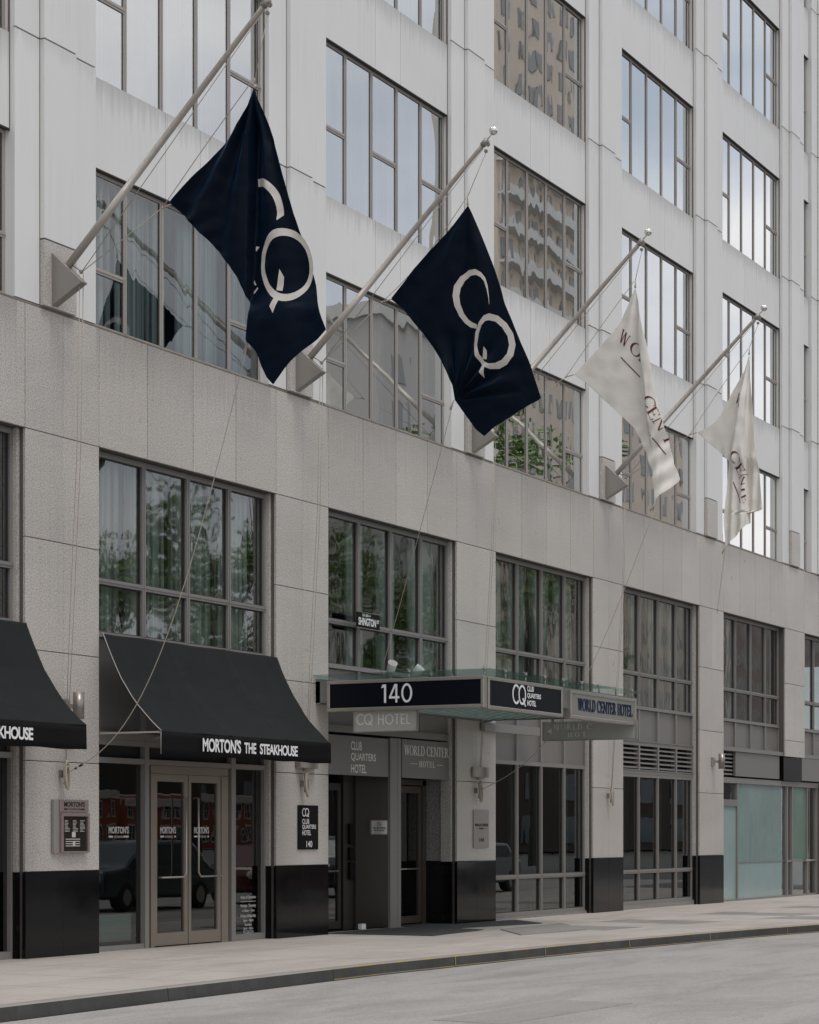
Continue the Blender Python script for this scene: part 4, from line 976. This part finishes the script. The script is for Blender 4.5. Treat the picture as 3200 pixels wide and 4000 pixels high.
f2 = flag(1, M['navy'], disp2, 'second navy flag hanging flat, a white C linked to a white Q', [('emblem', q2, M['flagwhite'])])
f3 = flag(2, M['cream'], disp3, 'wide cream flag with maroon WO and CEN lettering, left of the two cream ones', [('lettering', flagletters(S3, keep3) + l3, M['flagred'])])
f4 = flag(3, M['cream'], disp4, 'narrow bunched cream flag at the far right with maroon lettering', [('lettering', flagletters(S4, keep4) + l4, M['flagred'])])
# hems
# halyards, clips and ropes down to the cleats
tops = [FL['FL%d' % i][0] for i in (1, 2, 3, 4)]
lefts = [(-1.937, 9.678), (-1.734, 9.833), (-2.062, 9.805), (-2.06, 9.786)]
lows = [(-3.069, 7.797), (-2.814, 8.187), (-3.599, 7.404), (-2.663, 7.435)]
nm = ['first navy flag', 'second navy flag', 'left cream flag', 'right cream flag']
cleatz = 2.42
for i, U in enumerate(PU):
    T = Vector((U, -3.36, 11.87)); bs = Vector((U, -.50, 8.97)); tp = Vector((U, *tops[i])); lf = Vector((U, *lefts[i])); lw = Vector((U, *lows[i]))
    l2 = lf + Vector((0, .16, -.03))
    mb = MB().tube([bs, l2], .006, 5).tube(sag(l2, tp + Vector((0, .02, .12)), -.02 if i != 1 else .12), .006, 5).tube([tp + Vector((0, 0, .13)), T], .006, 5).tube([bs, T + Vector((0, .05, .05))], .006, 5)
    mb.tube([tp, tp + Vector((0, 0, .05))], .018, 6).tube([tp + Vector((0, 0, .05)), tp + Vector((0, 0, .13))], .009, 6)
    mb.tube([lf, l2], .010, 6).ball(tuple(l2), .02, 6)
    tag(put('halyard', mb, M['rope']), 'hoisting lines and clips between pole and %s' % nm[i], 'rope', 'flag halyards')
    # two lines falling to the cleat
    cl = Vector((U + .2, -.09, cleatz)); out = -1.05 if i == 0 else -.5
    mb = MB(); 
    for dx in (-.03, .05):
        via = Vector((U + .1 + dx, -.50, 6.2))
        mb.tube([bs + Vector((dx, 0, 0)), bs.lerp(cl, .35) + Vector((dx, -.05, 0)), bs.lerp(cl, .7) + Vector((dx, -.02, 0)), cl + Vector((dx * .3, 0, 0))], .006, 5)
    tag(put('down_line', mb, M['rope']), 'pair of thin lines falling from the pole of the %s to its cleat' % nm[i], 'rope', 'lines falling to wall cleats')
    # stay from the lower corner of the flag
    if i == 3:
        mb = MB().tube(sag(lw, (U + .1, -2.45, 6.1), -.0), .006, 5)
    elif i == 2:
        mb = MB().tube(sag(lw + Vector((0, 0, -.1)), cl, 1.1, 24), .006, 5)
    elif i == 1: mb = MB().tube(sag(lw, (31.43, -.6, 4.15), .05), .005, 5)
    else: mb = MB().tube(sag(lw, cl, 1.35, 30), .0065, 5)
    mb.tube([lw, lw + (cl - lw).normalized() * .16], .013, 5)
    tag(put('stay_rope', mb, M['rope']), 'slanting rope from the bottom corner of the %s down to the wall' % nm[i], 'rope', 'ropes tied to the flag corners')
    if i < 1:
        sp = sag(lw, cl, 1.35, 60); mb = MB().tube([sp[54], sp[55]], .016, 6).tube([sp[56], sp[56] + (sp[57] - sp[56]) * .6], .013, 6)
        tag(put('rope_splice', mb, M['cable']), 'black tape wrapped round the rope of the %s' % nm[i], 'tape', 'taped rope splices')
    mb = MB().box(cl.x - .02, cl.x + .02, -.05, -.004, cleatz - .05, cleatz + .05).tube([cl + Vector((0, .01, .14)), cl + Vector((0, -.01, 0)), cl + Vector((0, .01, -.14))], [.012, .02, .012], 8)
    rn = random.Random(i)
    for q in range(9):
        w = rn.uniform(.03, .055); h = rn.uniform(.12, .19); ph = rn.uniform(-.02, .02)
        pts = [cl + Vector((w * math.sin(t), -.02 - .004 * q + .01 * math.cos(t), -.02 + ph + h * math.cos(t))) for t in [2 * math.pi * e / 14 for e in range(15)]]
        mb.tube(pts, .008, 5, 1)
    tag(put('cleat', mb, [M['bronze'], M['rope']]), 'rope coiled on the wall cleat below the %s' % nm[i], 'cleat', 'cleats with coiled rope')

# ---------------- glass entrance canopy and its signs ----------------
cb = (33.5, 0, 4.05)
c = empty('entrance_canopy', cb, 'green glass canopy on steel beams above the hotel entrance', 'canopy')
CX0, CX1, CY = 30.40, 36.75, -3.0
for i in range(4):
    a = CX0 - .08 + i * 1.63; put('glass_sheet', local(MB().box(a + .006, a + 1.62, -3.10, .0, 4.150, 4.165), cb), M['canopyglass'], c)
for i in range(9):
    x = CX0 + .16 + i * (CX1 - CX0 - .3) / 8
    put('beam', local(MB().box(x - .02, x + .02, -2.88, -.02, 3.80, 4.04).box(x - .045, x + .045, -2.88, -.02, 3.785, 3.80), cb), M['canopysteel'], c)
for i in range(14):
    y = -2.75 + i * .2; put('soffit_fin', local(MB().add([(CX0+.06,y,3.74),(CX1-.06,y,3.74),(CX1-.06,y+.15,3.765),(CX0+.06,y+.15,3.765),(CX0+.06,y,3.728),(CX1-.06,y,3.728),(CX1-.06,y+.15,3.753),(CX0+.06,y+.15,3.753)],[(0,3,2,1),(4,5,6,7),(0,1,5,4),(2,3,7,6),(0,4,7,3),(1,2,6,5)]), cb), M['canopysoffit'], c)
put('fascia_beam', local(MB().box(CX0, CX1, -2.95, -2.90, 3.72, 4.06).box(CX0, CX0 + .05, -2.9, 0, 3.72, 4.06).box(CX1 - .05, CX1, -2.9, 0, 3.72, 4.06).box(CX0, CX1, -.08, 0.0, 3.70, 4.10), cb), M['canopysteel'], c)
for i in range(9):
    x = CX0 + .16 + i * (CX1 - CX0 - .3) / 8
    for y in (-2.92, -1.6):
        put('clamp', local(MB().tube([(x, y, 4.06), (x, y, 4.149)], .016, 8).tube([(x, y, 4.166), (x, y, 4.185)], [.04, .03], 10).tube([(x - .05, y, 4.21), (x, y, 4.19), (x + .05, y, 4.21)], .01, 6), cb), M['steel'], c)
for x in (CX1 - .1,): put('tie', local(MB().tube([(x, -.02, 4.5), (x, -.6, 4.14)], .015, 8), cb), M['steel'], c)
def boxsign(name, label, plane, o, w, h, face, deep=.12, fr=.055):
    """o = lower left corner of the front, plane 'front' or 'left'"""
    xd = Vector(FX if plane == 'front' else LX); n = xd.cross(Vector(UP)); o = Vector(o)
    ctr = o + xd * w / 2 + Vector((0, 0, 0)); s = empty(name, ctr, label, 'sign')
    def bx(mb, a0, a1, z0, z1, d0, d1, mi=0):
        p = [o + xd * a + n * d for a in (a0, a1) for d in (d0, d1)]
        xs_ = [q.x for q in p]; ys_ = [q.y for q in p]
        mb.box(min(xs_), max(xs_), min(ys_), max(ys_), o.z + z0, o.z + z1, mi)
    mb = MB(); bx(mb, 0, w, 0, fr, -deep, .012); bx(mb, 0, w, h - fr, h, -deep, .012); bx(mb, 0, fr, fr, h - fr, -deep, .0115); bx(mb, w - fr, w, fr, h - fr, -deep, .0115)
    put('frame', local(mb, ctr), M['steel'], s, bevel=.008)
    mb = MB(); bx(mb, fr, w - fr, fr, h - fr, -deep + .01, 0); put('face', local(mb, ctr), face, s)
    return s, ctr, xd, o
s, ct, xd, o = boxsign('number_sign', 'long dark sign with white 140 on the left end of the canopy', 'left', (CX0 - .02, -.22, 3.57), 2.78, .49, M['signnavy'])
t = MB(); place_text(t, "140", o + xd * .98 + Vector((-.0, 0, .115)), LX, UP, .56, .29, font=SANS, gap=.12, depth=.006); put('lettering', local(t, ct), M['white'], s)
s, ct, xd, o = boxsign('hotel_sign', 'dark canopy sign reading CQ CLUB QUARTERS HOTEL beside the 140 sign', 'front', (30.52, -3.0, 3.555), 2.84, .50, M['signnavy'])
t = MB(); place_text(t, "CQ", o + Vector((.88, 0, .12)), FX, UP, .50, .32, font=SANS, gap=-.05, depth=.006)
for w_, z, wd in (("CLUB", .35, .25), ("QUARTERS", .235, .53), ("HOTEL", .12, .34)): place_text(t, w_, o + Vector((1.43, 0, z)), FX, UP, wd, .09, bold=.03, depth=.006)
put('lettering', local(t, ct), M['white'], s)
s, ct, xd, o = boxsign('world_sign', 'grey steel canopy sign with blue WORLD CENTER HOTEL letters', 'front', (33.68, -3.0, 3.56), 2.93, .47, M['signgrey'])
t = MB(); place_text(t, "WORLD CENTER HOTEL", o + Vector((.30, 0, .145)), FX, UP, 2.43, .20, font=SERIF, gap=.05, depth=.004)
place_text(t, "WORLD CENTER HOTEL", o + Vector((.318, 0, .145)), FX, UP, 2.43, .204, font=SERIF, gap=.05, depth=.0075); put('lettering', local(t, ct), M['navytext'], s)
# hanging signs below
def hanging(label, X_, y0, w, z0, h, rows, arrow=False):
    o = Vector((X_, y0, z0)); ctr = o + Vector((0, -w/2, h))
    s = empty('hanging_sign', ctr, label, 'sign')
    put('plate', local(MB().box(X_ - .012, X_ + .03, y0 - w, y0, z0, z0 + h), ctr), M['hangplate'], s)
    put('frame', local(MB().box(X_ - .018, X_ + .035, y0 - w - .02, y0 + .02, z0 - .015, z0).box(X_ - .018, X_ + .035, y0 - w - .02, y0 - w, z0, z0 + h).box(X_ - .018, X_ + .035, y0, y0 + .02, z0, z0 + h), ctr), M['steel'], s)
    put('hanger', local(MB().box(X_, X_ + .02, y0 - .2, y0 - .15, z0 + h, 3.8).box(X_, X_ + .02, y0 - w + .15, y0 - w + .2, z0 + h, 3.8), ctr), M['steel'], s)
    t = MB()
    for (s_, dx, dz, w_, h_, kw) in rows: place_text(t, s_, (X_ - .012, y0 - dx, z0 + dz), LX, UP, w_, h_, **kw)
    if arrow: t.prism([(y0 - .07, z0 + .16), (y0 - .16, z0 + .11), (y0 - .16, z0 + .21)], X_ - .016, X_ - .011)
    put('lettering', local(t, ctr), M['greytext'], s)
hanging('small CQ HOTEL sign hanging beneath the 140 sign', CX0 + .1, -.66, 1.11, 3.25, .35, [("CQ", .04, .10, .29, .18, dict(font=SANS, gap=.04)), ("HOTEL", .42, .10, .58, .165, dict(font=SANS, gap=.06))])
hanging('WORLD CENTER HOTEL sign with arrow hanging under the far canopy end', CX1 - .2, -1.22, 1.8, 3.33, .33, [("WORLD C", .20, .18, .75, .10, dict(font=SERIF, gap=.22)), ("HOT", .48, .05, .36, .085, dict(font=SERIF, gap=.5))], arrow=True)
# spotlights on the canopy
def spot(x, y, label, tilt):
    b_ = (x, y, 4.166); s = empty('spotlight', b_, label, 'spotlight', 'spotlights on the canopy glass')
    h = Vector((x, y, 4.26)); d = Vector((-.30, -.35, .55)).normalized() if tilt else Vector((.05, -.5, .5)).normalized()
    put('housing', local(MB().tube([h - d * .02, h + d * .2, h + d * .215], [.065, .078, .078], 18), b_), M['trim'], s)
    put('lens', local(MB().tube([h + d * .216, h + d * .219], .068, 18), b_), M['reveal'], s)
    put('stem', local(MB().tube([(x, y, 4.166), (x, y, 4.26)], .018, 8).tube([(x, y, 4.166), (x, y, 4.175)], .05, 10), b_), M['steel'], s)
spot(31.75, -.62, 'white spotlight on the canopy glass, the left of the pair', 1)
spot(32.55, -.62, 'white spotlight on the canopy glass, the right of the pair', 0)
tag(put('junction_plate', MB().box(36.4, 38.85, -.10, -.02, 3.52, 3.68), M['frame'], bevel=.003), 'long grey metal bar fixed to the wall behind the hanging arrow sign', 'metal bar')

# ---------------- plaques, lamps, small signs ----------------
def plaque(name, label, x0, x1, z0, z1, mat, d=.02):
    b_ = ((x0 + x1) / 2, 0, z0); s = empty(name, b_, label, 'plaque')
    put('plate', local(MB().box(x0, x1, -.006 - d, -.006, z0, z1), b_), mat, s, bevel=.002); return s, b_, -.006 - d
s, b_, y = plaque('wall_plaque', 'black plaque with white CQ CLUB QUARTERS HOTEL 140 right of the awning', 29.82, 30.44, 1.38, 2.08, M['signblack'])
t = MB(); place_text(t, "CQ", (29.93, y, 1.90), FX, UP, .21, .135, font=SANS, gap=-.1)
for w_, z, wd in (("CLUB", 1.785, .215), ("QUARTERS", 1.695, .43), ("HOTEL", 1.605, .27), ): place_text(t, w_, (29.93, y, z), FX, UP, wd, .078, bold=.012)
place_text(t, "140", (30.06, y, 1.415), FX, UP, .18, .10, bold=.01); put('lettering', local(t, b_), M['white'], s)
s, b_, y = plaque('wall_plaque', 'brushed steel plaque reading WORLD CENTER HOTEL 144', 36.1, 36.73, 1.37, 2.07, M['plaque'])
t = MB(); place_text(t, "WORLD CENTER", (36.14, y, 1.765), FX, UP, .55, .05, font=SERIF, gap=.05); place_text(t, "HOTEL", (36.32, y, 1.71), FX, UP, .19, .03, font=SERIF, gap=.2)
t.box(36.20, 36.29, y - .002, y, 1.722, 1.727).box(36.54, 36.63, y - .002, y, 1.722, 1.727); place_text(t, "144", (36.325, y, 1.475), FX, UP, .19, .085, bold=.01)
put('lettering', local(t, b_), M['blacktext'], s)
b_ = (23.85, 0, 1.37); s = empty('menu_case', b_, "framed menu case with MORTON'S header on the left pier", 'menu case')
put('header', local(MB().box(23.57, 24.21, -.065, -.045, 1.92, 2.08), b_), M['pinkplaque'], s)
put('case', local(MB().box(23.46, 23.57, -.05, -.006, 1.37, 2.08).box(23.57, 24.21, -.05, -.006, 1.37, 2.07), b_), M['plaque'], s, bevel=.002)
put('frame', local(MB().box(23.58, 24.21, -.085, -.05, 1.86, 1.905).box(23.58, 24.21, -.085, -.05, 1.375, 1.395).box(23.58, 23.63, -.085, -.05, 1.395, 1.86).box(24.17, 24.21, -.085, -.05, 1.395, 1.86), b_), M['pinkplaque'], s)
put('door_glass', local(MB().box(23.63, 24.17, -.062, -.0585, 1.395, 1.86), b_), surf('dark_menu', (.02, .018, .016), .08, coat=.3), s)
t = MB(); place_text(t, "MORTON'S", (23.66, -.065, 1.985), FX, UP, .46, .07, bold=.03, depth=.003); place_text(t, "THE STEAKHOUSE", (23.75, -.065, 1.945), FX, UP, .27, .022, bold=.01, depth=.003)
t.box(23.66, 23.74, -.068, -.065, 1.945, 1.965).box(24.03, 24.12, -.068, -.065, 1.945, 1.965); put('lettering', local(t, b_), M['blacktext'], s)
t = MB(); rn = random.Random(4)
for cx in (23.68, 23.86, 24.02):
    for q in range(9): t.box(cx, cx + rn.uniform(.06, .12), -.0635, -.0622, 1.80 - q * .018, 1.806 - q * .018)
for q in range(4): t.box(23.70, 24.02, -.0635, -.0622, 1.55 - q * .03, 1.56 - q * .03)
t.box(23.84, 23.92, -.0636, -.0623, 1.58, 1.65).box(23.86, 23.91, -.0636, -.0623, 1.46, 1.53); put('menu_print', local(t, b_), M['offwhite'], s)

def lamp(k, label):
    x = 23.80 + P * k; b_ = (x, 0, 3.2); s = empty('wall_lamp', b_, label, 'wall lamp', 'cylinder lamps on the granite piers')
    put('mount', local(MB().box(x - .12, x + .02, -.05, -.004, 3.22, 3.42), b_), M['steel'], s, bevel=.004)
    put('arm', local(MB().box(x - .06, x - .02, -.16, -.05, 3.29, 3.35), b_), M['steel'], s)
    put('cylinder', local(MB().tube([(x - .04, -.23, 3.15), (x - .04, -.23, 3.50)], .075, 24), b_), M['lamp'], s)
lamp(0, 'steel cylinder lamp on the pier between the two awnings'); lamp(4, 'steel cylinder lamp high on the pier left of the teal shop front')
def halflamp(k, label):
    x = 23.78 + P * k; b_ = (x, 0, 2.66); s = empty('drum_lamp', b_, label, 'wall lamp', 'half drum lamps on the granite piers')
    pts = [(x - .30 * math.cos(math.pi * i / 14) , -.012 - .17 * math.sin(math.pi * i / 14)) for i in range(15)]
    put('shade', local(MB().prism(pts, 2.665, 2.85, axis='z'), b_), M['lamp'], s, bevel=.003)
    put('mount', local(MB().box(x - .05, x + .05, -.03, -.004, 2.62, 2.664), b_), M['steel'], s)
halflamp(1, 'steel half drum lamp below the awning corner by the entrance'); halflamp(2, 'steel half drum lamp above the 144 plaque')
# street sign by the second floor window
b_ = (32.1, -.02, 5.03); s = empty('street_sign', b_, 'dark street sign reading SHINGTON ST in front of an upper window', 'street sign')
put('blade', local(MB().box(31.70, 32.49, -.03, -.015, 5.045, 5.30), b_), M['signblack'], s)
put('trim', local(MB().box(31.70, 32.49, -.033, -.012, 5.30, 5.308).box(31.70, 32.49, -.033, -.012, 5.037, 5.045), b_), M['steel'], s)
put('bracket', local(MB().box(31.78, 31.81, -.015, .16, 5.08, 5.11).box(32.36, 32.39, -.015, .16, 5.08, 5.11), b_), M['steel'], s)
t = MB(); place_text(t, "SHINGTON", (31.75, -.03, 5.085), FX, UP, .60, .13, bold=.03); place_text(t, "ST", (32.375, -.03, 5.15), FX, UP, .09, .06, bold=.03)
place_text(t, "131-205", (31.88, -.03, 5.235), FX, UP, .21, .045, bold=.02); t.box(32.105, 32.14, -.034, -.03, 5.254, 5.26); t.prism([(32.14, 5.238), (32.165, 5.257), (32.14, 5.276)], -.034, -.03, axis='y')
put('lettering', local(t, b_), M['white'], s)
# no smoking sign in the entrance
x = G0 + P; b_ = (x + 2.15, .5, 1.62); s = empty('no_smoking_sign', b_, 'small white NO SMOKING sign beside the entrance intercom', 'sign')
X0, X1 = 33.22, 33.78
put('plate', local(MB().box(X0, X1, .53, .558, 1.63, 1.85), b_), M['white'], s); put('frame', local(MB().box(X0 - .02, X1 + .02, .525, .557, 1.85, 1.865).box(X0 - .02, X1 + .02, .525, .557, 1.615, 1.63).box(X0 - .02, X0, .525, .557, 1.63, 1.85).box(X1, X1 + .02, .525, .557, 1.63, 1.85), b_), M['steel'], s)
t = MB(); place_text(t, "NO SMOKING", (X0 + .05, .53, 1.715), FX, UP, .46, .032, bold=.04, depth=.002); place_text(t, "WITHIN 50 FEET", (X0 + .08, .53, 1.675), FX, UP, .40, .025, bold=.04, depth=.002)
put('lettering', local(t, b_), M['blacktext'], s)
t = MB()
for q in ring(X0 + .28, 1.80, .075, .034, 0, 360, .02, .009, 20) + [[(X0+.22,1.823),(X0+.235,1.827),(X0+.34,1.777),(X0+.325,1.773)]]: t.add([(a, .527, b) for a, b in q], [(0, 1, 2, 3)])
put('symbol', local(t, b_), M['signred'], s)
# doormats and odds and ends
def ground_piece(name, pts, label, cat, mat, h=.012, z0=.002): return tag(put(name, MB().prism(pts, z0, z0 + h, axis='z'), mat), label, cat)
ground_piece('doormat', [(31.0, .15), (31.1, -1.75), (33.45, -1.5), (34.0, .1)], 'dark ribbed mat before the left entrance door', 'doormat', M['mat'])
ground_piece('doormat', [(34.05, .5), (33.7, -.8), (36.4, -1.25), (37.6, -.15), (35.25, -.1), (35.25, .5)], 'dark ribbed mat before the right entrance door', 'doormat', M['mat'])
ground_piece('utility_cover', [(33.7, -1.7), (32.0, -2.87), (34.3, -3.04), (36.6, -1.55)], 'dark grey cover plate set in the pavement near the kerb', 'cover plate', M['sidewalk_d'])
tag(put('storage_box', MB().box(24.75, 25.7, .28, .6, .12, .50).box(24.77, 25.68, .27, .28, .16, .46).box(24.9, 25.02, .26, .27, .33, .40), M['white'], bevel=.01), 'low silver case standing inside the left restaurant window', 'case')
tag(put('white_carton', MB().box(32.38, 32.52, .25, .33, .014, .11), M['white'], bevel=.006), 'small white carton on the ground in the entrance recess', 'carton')

# ---------------- what the glass mirrors: the other side of the street ----------------
def tower(name, label, x0, x1, y0, y1, h, mat, fh=3.6, bay=4.2, bands=None, wm='towerwin', top=True, ww=.42, zfrom=0):
    b_ = ((x0 + x1) / 2, y1, 0); s = empty(name, b_, label, 'building', 'buildings across the street')
    put('wall', local(MB().box(x0, x1, y0, y1, 0, h), b_), mat, s)
    if top: put('roof', local(MB().box(x0 - .5, x1 + .5, y0 - .5, y1 + .5, h, h + 1.2), b_), M['trim'], s)
    me = None; nf = int(h / fh); nx = int((x1 - x0) / bay)
    me = MB().box(-bay * ww / 2, bay * ww / 2, 0, .12, .8, fh - .7).mesh('window', M[wm])
    me2 = MB().box(-bay * ww / 2 - .15, bay * ww / 2 + .15, 0, .3, .55, .8).mesh('sill', M['trim'])
    for f in range(int(zfrom / fh), nf):
        for i in range(nx):
            xx = x0 + (i + .5) * (x1 - x0) / nx
            w_ = bpy.data.objects.new('window', me); COL.objects.link(w_); w_.parent = s; w_.location = (xx - b_[0], 0, f * fh)
        if bands and bands[0] <= f * fh <= bands[1]: put('balcony', local(MB().box(x0, x1, y1, y1 + 1.3, f * fh - .1, f * fh + .15).box(x0, x1, y1 + 1.2, y1 + 1.3, f * fh + .15, f * fh + .9), b_), M['trim'], s)
    return s
tower('stone_tower', 'tall beige tower across the street with balconies, mirrored in the windows', 189, 209, -79, -72, 92, M['stone'], fh=3.3, bay=3.1, bands=(48, 66), zfrom=34)
tower('stone_block', 'broad beige block across the street', 214, 246, -85, -70, 48, M['stone'], zfrom=10, bay=4.6)
tower('pale_block', 'pale grey block across the street', 165, 181, -78, -72, 46, M['palestone'], fh=4, bay=5.5, zfrom=12)
tower('brown_block', 'low brown block far down the street', 250, 300, -110, -72, 34, M['stone2'], bay=5, zfrom=4)
tower('near_low_block', 'low pale row across the street', 165, 186, -78.5, -74.5, 13, M['palestone'], fh=4.2, bay=4.5, ww=.6, zfrom=8)
for i_, (a_, b_, h_) in enumerate([(120, 190, 17), (192, 262, 24), (264, 330, 19), (332, 420, 27), (422, 500, 22), (502, 620, 30)]):
    tower('brown_terrace', ['first', 'second', 'third', 'fourth', 'fifth', 'sixth'][i_] + ' dark brown brick terrace behind the row houses, counted from the left', a_, b_, -170, -150, h_, M['dimbrick'], fh=5, bay=11, ww=.3, wm='farwin', top=False, zfrom=4)
def rowhouse(x, w, h, label):
    b_ = (x + w / 2, -125, 0); s = empty('brick_house', b_, label, 'house', 'brick row houses across the street')
    put('wall', local(MB().box(x, x + w, -135, -125, 0, h), b_), M['brick'], s)
    put('cornice', local(MB().box(x - .1, x + w + .1, -125, -124.6, h - .8, h).box(x, x + w, -135, -124.8, h, h + .15), b_), M['trim'], s)
    n = int(w / 2.2)
    for f in range(2):
        for i in range(n):
            xx = x + (i + .5) * w / n; z = .9 + f * 2.7
            wv = put('window', local(MB().box(xx - .5, xx + .5, -125, -124.95, z, z + 1.6), b_), M['farwin'], s)
            put('frame', local(MB().box(xx - .6, xx + .6, -125, -124.88, z + 1.6, z + 1.85).box(xx - .6, xx + .6, -125, -124.88, z - .2, z).box(xx - .6, xx - .5, -125, -124.9, z, z + 1.6).box(xx + .5, xx + .6, -125, -124.9, z, z + 1.6).box(xx - .03, xx + .03, -124.95, -124.92, z, z + 1.6).box(xx - .5, xx + .5, -124.95, -124.92, z + .78, z + .84), (b_)), M['trim'], s)
tower('shop_row', 'long dark row of low shops in front of the towers', 160, 330, -70, -66, 8.5, M['dimbrick'], fh=4, bay=9, ww=.4, wm='farwin', top=False)
rowhouse(186, 16, 6.4, 'left brick house of the row, mirrored in the doors'); rowhouse(203, 12, 5.6, 'middle brick house of the row'); rowhouse(216, 14, 6.2, 'right brick house of the row')
def tree(x, y, h, r, seed, label, zc=None, n=5200):
    rn = random.Random(seed); b_ = (x, y, 0); s = empty('street_tree', b_, label, 'tree', 'street trees across the road')
    mb = MB().tube([(x, y, 0), (x + .1, y, h * .3), (x - .1, y + .1, h * .6)], [.28, .2, .12], 8)
    cl = []
    for i in range(16):
        a = rn.uniform(0, 6.28); rr = r * math.sqrt(rn.random()) * .8; zz = rn.uniform(h * .38, h * .95)
        p = (x + rr * math.cos(a), y + rr * math.sin(a), zz); cl.append((p, rn.uniform(.5, 1.1) * r * .36))
        mb.tube([(x, y, h * rn.uniform(.25, .5)), ((x + p[0]) / 2, (y + p[1]) / 2, zz * .8), p], [.1, .06, .02], 5)
    put('trunk', local(mb, b_), M['bark'], s)
    lv = MB()
    for i in range(n):
        c_, rr = cl[rn.randrange(len(cl))]; d = Vector((rn.gauss(0, 1), rn.gauss(0, 1), rn.gauss(0, .8))).normalized() * rr * rn.random() ** .4
        p = Vector(c_) + d; a = Vector((rn.uniform(-1, 1), rn.uniform(-1, 1), rn.uniform(-.6, .6))).normalized() * .17; b2 = a.cross(Vector((rn.uniform(-1, 1), rn.uniform(-1, 1), 1))).normalized() * .10
        lv.add([p - a, p + b2, p + a, p - b2], [(0, 1, 2, 3)])
    put('crown', local(lv, b_), M['leaf'], s)
tree(52, -27, 14, 4.5, 1, 'full green street tree left of the row'); tree(61, -27, 15, 5, 2, 'tall green street tree mirrored above the awning')
tree(70, -28, 13.5, 4.5, 3, 'rounded green street tree mirrored above the canopy'); tree(80, -27, 14.5, 4.8, 4, 'green street tree right of the rounded one')
tree(92, -28, 21, 5, 5, 'tallest street tree, reaching the third floor reflection'); tree(101, -28, 25.5, 5.2, 6, 'very tall street tree at the right end of the row', n=6500)
def car(x, y, paint, label, hgt=1.5):
    b_ = (x, y, -.14); s = empty('parked_car', b_, label, 'car', 'cars standing in the street')
    z = -.14; Lh = 2.3
    prof = [(-Lh, .35), (-Lh, .8), (-Lh + .1, .95), (-1.35, 1.05), (-.75, hgt - .05), (-.4, hgt), (1.2, hgt), (1.9, 1.05), (Lh, .95), (Lh + .02, .4), (1.9, .28), (-1.9, .28)]
    put('body', local(MB().prism([(x + a, z + b) for a, b in prof], y - .9, y + .9, axis='y'), b_), paint, s, bevel=.09)
    gl = [(-1.2, 1.06), (-.7, hgt - .1), (1.1, hgt - .08), (1.65, 1.06)]
    for yy in (y - .915, y + .905): put('side_window', local(MB().prism([(x + a, z + b) for a, b in gl], yy, yy + .01, axis='y'), b_), M['farwin'], s)
    for dx in (-1.45, 1.45):
        for dy in (-.78, .78):
            w_ = put('wheel', local(MB().tube([(x + dx, y + dy - .11, z + .33), (x + dx, y + dy + .11 + .03 * (1 if dy > 0 else -1), z + .33)], .33, 20), b_), M['tyre'], s)
            yy = y + dy + (.13 if dy > 0 else -.13)
            put('rim', local(MB().tube([(x + dx, yy - .015, z + .33), (x + dx, yy + .015, z + .33)], .2, 12), b_), M['steel'], w_)
    for dy in (-.7, .7):
        put('headlight', local(MB().ball((x - Lh, y + dy, z + .75), .12, 8), b_), M['trim'], s); put('taillight', local(MB().ball((x + Lh - .02, y + dy, z + .8), .12, 8), b_), M['redlamp'], s)
car(42.5, -11.6, M['carblue'], 'steel blue estate car across the street', 1.62); car(49.0, -11.6, M['carred'], 'dark red car behind the blue one'); car(37.2, -14.2, surf('black_paint', (.012, .013, .015), .15, coat=.6), 'black car nearest the left, beside the blue one', 1.45); car(54.5, -11.8, surf('graphite_paint', (.03, .032, .035), .2, coat=.6), 'graphite car between the red and silver ones', 1.7); car(60, -11.6, surf('silver_paint', (.3, .31, .32), .25, metal=.5, coat=.5), 'silver car further down the street')
